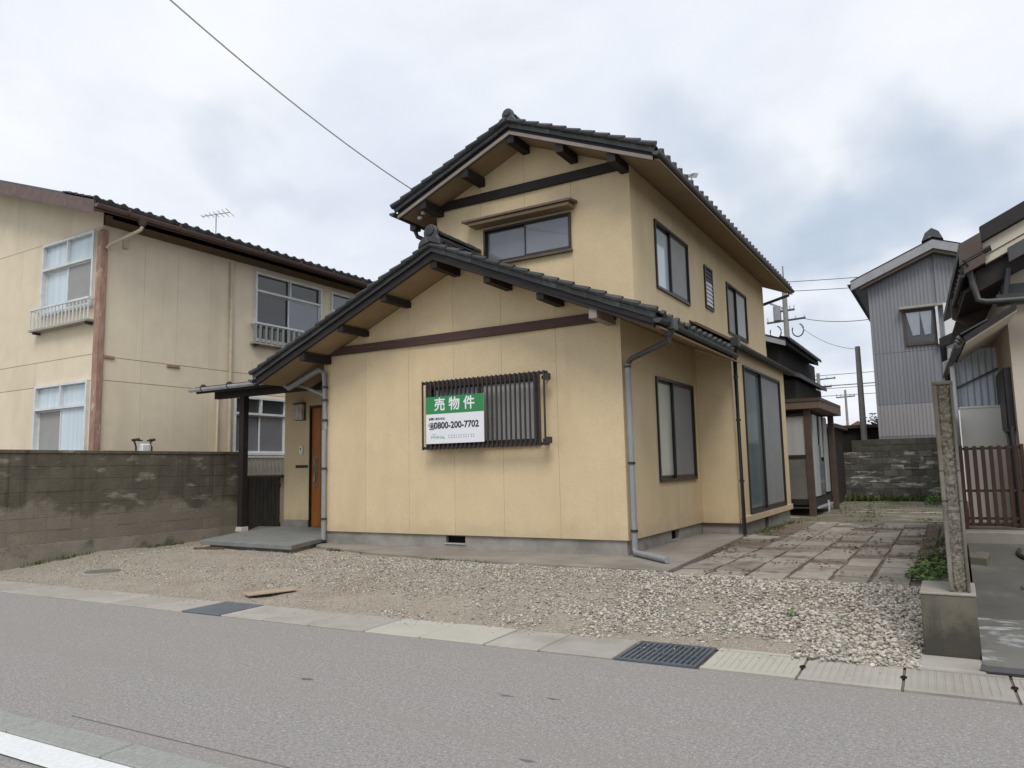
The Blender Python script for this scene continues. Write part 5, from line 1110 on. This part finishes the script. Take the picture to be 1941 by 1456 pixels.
# ------------------------------------------------------------------ bicycle shed behind the house
SH = empty('storage_shed', 'brown flat roofed storage shed with pale door panels behind the bay', 'shed', (-4, 20, -.1))
mb = MB(); mb.slab([(-6.2, 19.0), (-2.68, 19.0), (-2.62, 22.3), (-6.2, 22.3)], lambda x, y: 2.70 - .01 * (y - 19), lambda x, y: 2.46 - .01 * (y - 19)); sr = mb.build('roof', M_SHEDROOF, SH, bevel=.01)
mb = MB(); mb.slab([(-6.2, 18.98), (-2.66, 18.98), (-2.62, 22.32), (-6.2, 22.32)], lambda x, y: 2.715, lambda x, y: 2.64); mb.build('roof_edge', M_BROWN, sr)
for x, y in ((-3.02, 19.2), (-2.86, 22.0), (-6, 19.2), (-6, 22.0)):
    mb = MB(); mb.box(x - .07, x + .07, y - .07, y + .07, -.3, 2.45); mb.build('post', M_BROWN, SH)
mb = MB(); mb.box(-5.9, -3.1, 19.18, 19.22, 1.36, 2.30); mb.build('pale_panel', M_SHEDPALE, SH)
mb = MB(); mb.box(-5.9, -3.1, 19.18, 19.22, .30, 1.28); mb.build('dark_panel', M_SHEDDARK, SH)
mb = MB(); mb.box(-5.9, -3.09, 19.16, 19.24, 1.28, 1.36); mb.box(-5.9, -3.09, 19.16, 19.24, .16, .30); mb.box(-5.9, -3.09, 19.16, 19.24, 2.30, 2.36); mb.build('rail', M_FRAME, SH)
for y0, y1, z0, z1, mm in ((19.45, 20.1, .35, 2.35, M_SHEDPALE), (20.55, 20.85, 1.3, 2.35, M_SHEDPALE), (20.55, 20.85, .35, 1.2, M_GREYGLASS), (21.2, 21.75, .4, 2.35, M_SHEDPALE), (20.15, 20.5, .35, 1.6, M_GREYGLASS)):
    mb = MB(); mb.box(-2.98, -2.94, y0, y1, z0, z1); mb.build('door_panel', mm, SH, bevel=.004)
mb = MB(); mb.box(-5.9, -2.95, 19.3, 22, .10, .32); mb.build('floor_deck', M_OLDWOOD, SH)
mb = MB(); mb.box(-5.95, -5.9, 19.3, 22, .1, 2.4); mb.box(-5.9, -3.0, 22.02, 22.08, .1, 2.4); mb.build('back_wall', M_OLDWOOD, SH)
mb = MB(); mb.tube([(-2.90, 20.9, -.1), (-2.90, 20.9, .2)], .03, 6); mb.box(-3.0, -2.9, 19.5, 21.8, .06, .11); mb.build('sill', M_SILVER, SH)

# ------------------------------------------------------------------ back wall of blocks
BW = empty('back_wall', 'grey block wall with a dark top course closing the yard at the back', 'wall', (-2, 27, -.1))
bb = MB(); bb.box(0, .392, -.15, 0, 0, .192); bb = bb.mesh('block', bevel=.006); bb.materials.append(M_BLOCK2)
bc = bb.copy(); bc.materials.clear(); bc.materials.append(M_CAPBLOCK)
for r in range(10):
    x = -6.4 + (.2 if r % 2 else 0)
    while x < .6:
        if r < 8 or x > -2.95: inst('block', bc if r >= 8 else bb, BW, loc=(x, 27.0 + random.uniform(-.006, .006), -.12 + r * .2))
        x += .4
mb = MB(); mb.box(-6.4, .6, 26.865, 26.99, -.2, 1.46); mb.box(-2.9, .6, 26.865, 26.99, 1.46, 1.86); mb.build('mortar', M_MORTAR2, BW)
# ------------------------------------------------------------------ grey corrugated house
GY = 28.6
G = empty('corrugated_house', 'grey corrugated metal two storey house with white curtained window beyond the back wall', 'house', (0, GY, 0))
gs = .42; GRX, GRZ = -.10, 8.55
def gzf(x): return GRZ - gs * abs(x - GRX) * (1.0 if x < GRX else .9)
GL = -2.20; GR = 3.6
mb = MB(); mb.prism([(GL + .02, GY + .05, -.1), (GR, GY + .05, -.1), (GR, GY + .05, gzf(GR) - .35), (GRX, GY + .05, GRZ - .35), (GL + .02, GY + .05, gzf(GL) - .35)], (0, .1, 0)); mb.box(GL + .01, GL + .1, GY + .15, GY + 8, -.1, gzf(GL) - .4); mb.build('wall', M_GREYMETAL, G)
def corr_panel(x0, x1, z0, ztop, m, hole=None):
    mb = MB(); pit = .115; n = int((x1 - x0) / pit) 
    for i in range(n):
        for a, b, d in ((x0 + i * pit, x0 + (i + .62) * pit, .0), (x0 + (i + .62) * pit, x0 + (i + 1) * pit, .022)):
            spans = [(z0, None)]
            if hole and hole[0] - .02 < (a + b) / 2 < hole[1] + .02: spans = [(z0, hole[2]), (hole[3], None)] if z0 < hole[2] else [(z0, None)]
            for s0, s1 in spans:
                t0, t1 = (s1, s1) if s1 is not None else (ztop(a), ztop(b))
                if min(t0, t1) - s0 < .01: continue
                mb.prism([(a, GY - .02 + d, s0), (b, GY - .02 + d, s0), (b, GY - .02 + d, t1), (a, GY - .02 + d, t0)], (0, .03, 0))
    mb.build('corrugated_sheet', m, G)
HW = (-1.16, -.22, 5.05, 6.27)
corr_panel(GL, GR, 2.0, lambda x: 3.08, M_PINKMETAL); 
for a, b in ((GL, -1.28), (-1.28, -.13), (-.13, 1.7), (1.7, GR)): corr_panel(a, b, 3.09, lambda x: 4.86, M_GREYMETAL)
for a, b in ((GL, -1.28), (-1.28, -.13), (-.13, 1.7), (1.7, GR)): corr_panel(a, b, 4.87, lambda x: gzf(x) - .38, M_GREYMETAL, HW)
corr_panel(GL, GR, -.1, lambda x: 1.99, M_GREYMETAL)
mb = MB()
for p in ([(GL - .50, GY - .45), (GRX, GY - .45), (GRX, GY + 8), (GL - .50, GY + 8)], [(GRX, GY - .45), (GR + .5, GY - .45), (GR + .5, GY + 8), (GRX, GY + 8)]): mb.slab(p, lambda x, y: gzf(x) + .02, lambda x, y: gzf(x) - .06)
grf = mb.build('roof', M_BARGE, G)
for a, b in ((GL - .5, GRX), (GRX, GR + .5)):
    mb = MB(); mb.prism([(a, GY - .46, gzf(a) - .32), (b, GY - .46, gzf(b) - .32), (b, GY - .46, gzf(b) - .03), (a, GY - .46, gzf(a) - .03)], (0, .05, 0)); mb.build('fascia_board', M_GREYFASCIA, grf)
    mb = MB(); mb.prism([(a + .3 if a < GRX else a, GY - .40, gzf(a + .3 if a < GRX else a) - .44), (b, GY - .40, gzf(b) - .44), (b, GY - .40, gzf(b) - .325), (a + .3 if a < GRX else a, GY - .40, gzf(a + .3 if a < GRX else a) - .325)], (0, .36, 0)); mb.build('soffit_board', M_BROWN, grf)
mb = MB(); mb.slab([(GL - .47, GY - .4), (GL, GY - .4), (GL, GY + 8), (GL - .47, GY + 8)], lambda x, y: gzf(x) - .07, lambda x, y: gzf(x) - .12); mb.build('eave_soffit', M_GREYFASCIA, grf)
gutter(G, GL - .54, GY - .46, GY + 8, gzf(GL - .5) - .10, M_BARGE, r=.07)
mb = MB(); mb.prism([(GRX - .32, GY - .5, GRZ - .06), (GRX - .20, GY - .5, GRZ + .22), (GRX, GY - .5, GRZ + .36), (GRX + .20, GY - .5, GRZ + .22), (GRX + .32, GY - .5, GRZ - .06), (GRX, GY - .5, GRZ + .06)], (0, 8, 0)); mb.build('ridge', M_TILE, grf)
x0, x1, z0, z1 = HW
mb = MB(); F_ = 'F'
for b in ((x0, x0 + .07, z0, z1), (x1 - .07, x1, z0, z1), (x0 + .07, x1 - .07, z0, z0 + .10), (x0 + .07, x1 - .07, z1 - .07, z1)): mb.box(b[0], b[1], GY - .09, GY + .06, b[2], b[3])
gw = mb.build('window', M_BROWN, G)
mb = MB(); mb.box(x0 + .07, x1 - .07, GY - .075, GY - .070, z0 + .1, z1 - .07); mb.build('pane', M_GLASS, gw)
mb = MB(); mb.box(x0, x1, GY - .030, GY - .026, z0 + .07, z1 - .07); mb.build('dark_backing', M_DARKGLASS, gw)
for c0, c1, d0, d1 in ((x0 + .08, x0 + .50, x0 + .24, x0 + .46), (x0 + .50, x1 - .08, x0 + .60, x1 - .16)):
    mb = MB(); mb.prism([(c0, GY - .062, z1 - .08), (c1 - .01, GY - .062, z1 - .08), (d1, GY - .062, z0 + .36), (d0, GY - .062, z0 + .34)], (0, .02, 0)); mb.build('curtain', M_CURTAIN, gw)
mb = MB(); mb.box(x0 - .12, x1 + .4, GY - .32, GY - .03, z1 + .02, z1 + .10); mb.build('window_hood', M_SLAB, G, bevel=.01)
mb = MB(); mb.box(-.19, -.12, GY - .30, GY - .03, 5.0, z1 + .02); mb.build('hood_side', M_WHITEFRAME, G)
# white house wall and dark eave between the grey house and the neighbour
WH = empty('white_outbuilding', 'white walled outbuilding with dark eave half hidden behind the right hand gable', 'building', (.8, 22, 0))
mb = MB(); mb.box(.03, 3, 22.0, 25, -.1, 5.2); mb.build('wall', M_WHITE, WH)
mb = MB(); mb.slab([(-.12, 21.4), (.35, 21.4), (.35, 25), (-.12, 25)], lambda x, y: 4.25 + .4 * x, lambda x, y: 4.05 + .4 * x); mb.build('eave', M_BARGE, WH)
# ------------------------------------------------------------------ old dark house behind ours
OH = empty('dark_wooden_house', 'old dark wooden house with tiled eaves just behind the cream house', 'house', (-7, 25, 0))
mb = MB(); mb.box(-12, -4.62, 24.6, 32, -.1, 5.0); mb.build('wall', M_OLDWOOD, OH)
def oz(x): return 5.02 + .36 * (-4.28 - x)
mb = MB(); mb.slab([(-8.5, 24.0), (-4.24, 24.0), (-4.24, 30.4), (-8.5, 30.4)], lambda x, y: oz(x), lambda x, y: oz(x) - .16); orf = mb.build('roof', M_BARGE, OH)
mb = MB(); mb.prism([(-8.5, 23.97, oz(-8.5) - .22), (-4.26, 23.97, oz(-4.26) - .22), (-4.26, 23.97, oz(-4.26) - .07), (-8.5, 23.97, oz(-8.5) - .07)], (0, .05, 0)); mb.build('fascia_board', M_GREYFASCIA, orf)
for j in range(24):
    xx = -4.20 - .22; inst('roof_tile', TM['eave'], orf, tframe(1, .36, xx, 23.96 + j * PIT, oz(xx) + .03))
mb = MB(); mb.box(-5.35, -4.95, 24.55, 24.599, 4.35, 4.85); mb.build('window', M_BEIGE, OH)
mb = MB(); mb.box(-5.42, -4.88, 24.50, 24.598, 3.95, 4.25); mb.build('flower_box', M_FASCIA, OH)
mb = MB(); mb.slab([(-4.62, 24.2), (-3.95, 24.2), (-3.95, 30), (-4.62, 30)], lambda x, y: 3.93 + .35 * (-3.95 - x), lambda x, y: 3.80 + .35 * (-3.95 - x)); mb.build('lower_eave', M_TILE, OH)
mb = MB(); mb.box(-4.62, -4.16, 24.7, 30, -.1, 3.8); mb.build('lower_wall', M_OLDWOOD, OH)

# ------------------------------------------------------------------ poles, wires and the far background
def pole(label, x, y, z1, r, arms=(), name='utility_pole'):
    p = empty(name, label, 'utility pole', (x, y, -.4)); mb = MB(); mb.tube([(x, y, -.4), (x, y, z1)], [r * 1.25, r * .85], 10); mb.build('shaft', M_POLE, p, smooth=True)
    for (z, hw, rot) in arms:
        c, s = math.cos(rot), math.sin(rot); mb = MB(); mb.obox((x - hw * c, y - hw * s, z), (x + hw * c, y + hw * s, z + .12 * hw), .09, .09); mb.build('crossarm', M_GUTTER, p)
        for t in (-.95, -.5, .5, .95):
            mb = MB(); mb.tube([(x + hw * c * t, y + hw * s * t, z + .05), (x + hw * c * t, y + hw * s * t, z + .28)], [.05, .035], 6); mb.build('insulator', M_WHITEFRAME, p)
    return p
p = pole('tall concrete utility pole with crossarm and cable loops behind the cream house', -7.0, 40, 10.6, .14, [(8.45, .95, .1), (9.0, .45, .1)])
mb = MB(); mb.tube([(-7.0, 40, 10.5), (-7.0, 40, 11.4)], .035, 6); mb.build('spike', M_POLE, p)
mb = MB(); mb.tube([(-7.42, 40, 8.55), (-7.42, 40, 9.3)], .20, 10); mb.obox((-7.75, 40, 9.5), (-7.1, 40, 9.15), .08, .10); mb.build('transformer', M_GREYPIPE, p)
for cx in (-7.55, -6.45):
    mb = MB(); mb.tube([(cx + .28 * math.cos(t), 40, 7.95 + .34 * math.sin(t)) for t in np.linspace(-3.6, 1.2, 12)], .035, 5); mb.build('cable_loop', M_WIRE, p)
pole('bare thick concrete pole standing alone beyond the back wall', -2.80, 30.0, 5.40, .105)
pole('distant pole with long crossarm above the storage shed roof', -8.45, 60, 7.85, .14, [(7.3, 1.2, .2), (6.7, .9, .2)])
pole('distant thin pole between the shed roof and bare pole', -7.2, 65, 6.9, .10, [(6.3, .7, .3)])
py = empty('lattice_pylon', 'faint distant lattice pylon behind the wires over the shed', 'pylon', (-13.6, 90, -.4))
for sx in (-1, 1):
    mb = MB(); mb.tube([(-13.6 + sx * 1.4, 90, -.4), (-13.6 + sx * .25, 90, 10.9)], .07, 5); mb.build('leg', M_GREYPIPE, py)
for z in (6.2, 7.6, 9.0, 10.2):
    w_ = 1.4 - 1.15 * (z + .4) / 11.3; mb = MB(); mb.tube([(-13.6 - w_, 90, z), (-13.6 + w_ * .9, 90, z + 1.2)], .05, 5); mb.tube([(-13.6 + w_, 90, z), (-13.6 - w_ * .9, 90, z + 1.2)], .05, 5); mb.build('brace', M_GREYPIPE, py)
def wire(name, label, a, b, sag, r, m=None, group=None, n=24):
    a, b = Vector(a), Vector(b); mb = MB(); o = (a + b) / 2
    mb.tube([a.lerp(b, i / n) - Vector((0, 0, 4 * sag * (i / n) * (1 - i / n))) for i in range(n + 1)], r, 5)
    return tag(mb.build(name, m or M_WIRE, org=tuple(o)), label, 'wire', group)
wire('service_cable', 'pale service cable running from the upper left eave up to the street', (-7.42, 9.5, 5.82), (-6.75, -1.0, 8.3), .5, .010, M_CABLE)
ga = 'faint wires strung between the distant poles'
wire('overhead_wire', 'thin wire from the top of the tall utility pole toward the grey house', (-7.0, 40, 10.55), (6, 44, 11.0), .2, .018)
wire('overhead_wire', 'thin lower wire from the tall utility pole top toward the grey house', (-7.0, 40, 10.05), (6, 44, 10.4), .2, .018)
wire('overhead_wire', 'wire dropping from the crossarm of the tall utility pole to the grey house', (-6.1, 40, 8.5), (-2.2, 33, 6.9), .15, .016)
wire('overhead_wire', 'slack wire from the tall utility pole down to the bare pole top', (-6.3, 40, 8.1), (-2.80, 30, 5.3), .25, .010)
for k, (z, l) in enumerate(((7.75, 'top wire of the distant line over the shed roof'), (6.95, 'thick middle wire of the distant line over the shed roof'), (6.75, 'lower middle wire of the distant line over the shed roof'), (6.2, 'lowest wire of the distant line over the shed roof'))):
    wire('overhead_wire', l, (-22, 60, z), (10, 58, z - .15), .12, .035 if k == 1 else .022)
# far roofs and trees in the gap
FH = empty('far_house', 'far pale house with red brown roof in the gap beside the bare pole', 'house', (-5, 62, 0))
mb = MB(); mb.box(-8.0, -4.2, 62, 68, -.4, 3.0); mb.build('wall', M_FARWALL, FH)
mb = MB(); mb.prism([(-8.4, 61.5, 2.9), (-3.8, 61.5, 2.9), (-6.1, 61.5, 4.2)], (0, 7, 0)); mb.build('roof', M_FARRED, FH)
for x in (-7.4, -6.3, -5.3):
    mb = MB(); mb.box(x, x + .6, 61.95, 61.995, 1.4, 2.5); mb.build('window', M_DARKGLASS, FH)
FB = empty('far_block', 'far pale flat roofed building beside the grey house corner', 'building', (-4.0, 75, 0))
mb = MB(); mb.box(-5.3, -1.0, 75, 80, -.4, 4.6); mb.build('wall', M_FARWALL, FB)
mb = MB(); mb.box(-5.5, -.8, 74.8, 80.2, 4.6, 5.0); mb.build('roof', M_GUTTER, FB)
for z in (1.6, 3.4):
    for x in (-5.0, -4.2, -3.4):
        mb = MB(); mb.box(x, x + .5, 74.95, 74.995, z, z + .7); mb.build('window', M_DARKGLASS, FB)
def garage(label, x0, x1, y, z, m):
    g = empty('low_shed', label, 'shed', ((x0 + x1) / 2, y, 0)); mb = MB(); mb.box(x0, x1, y, y + 2.5, -.1, z); mb.build('wall', m, g); mb = MB(); mb.box(x0 - .15, x1 + .15, y - .2, y + 2.7, z, z + .12); mb.build('roof', M_BROWN, g)
    mb = MB(); mb.box(x0 + .3, x1 - .3, y - .02, y - .002, .1, z - .2); mb.build('door', M_OLDWOOD, g)
garage('low dark shed tucked between the storage shed and back wall', -5.2, -3.15, 24.3, 2.2, M_OLDWOOD)
garage('low dark garage behind the back wall below the bare pole', -3.9, -2.35, 30.5, 2.4, M_OLDWOOD)
def tree(label, x, y, h, r, n=1500):
    t = empty('bushy_tree', label, 'tree', (x, y, -.4)); mb = MB(); mb.tube([(x, y, -.4), (x + .05, y, h * .5), (x, y, h * .8)], [.12, .08, .03], 7); mb.build('trunk', M_OLDWOOD, t)
    lv = [np.array([[0, -.5, 0], [.9, 0, .15], [0, .5, 0], [-.9, 0, -.1]]) for _ in range(2)]; p = []
    cl = [(rs.uniform(-.7, .7) * r, rs.uniform(-.7, .7) * r, rs.uniform(.35, .95) * h, rs.uniform(.3, .55) * r) for _ in range(12)]
    for i in range(n):
        c = cl[rs.randint(12)]; d = rs.normal(0, .5, 3); p.append((x + c[0] + d[0] * c[3], y + c[1] + d[1] * c[3], c[2] + d[2] * c[3], rs.uniform(.05, .11), 1.2))
    o = scatter('crown', p, M_TREE, vari=lv, faces=fq); del o['kind']; o.parent = t; o.matrix_parent_inverse = Matrix.Translation(-Vector((x, y, -.4)))
tree('small green tree beside the corner of the grey corrugated house', -2.75, 34.0, 3.0, .8)
tree('dark bush of foliage behind the low roofs at the gap', -5.6, 45, 2.6, 1.0)
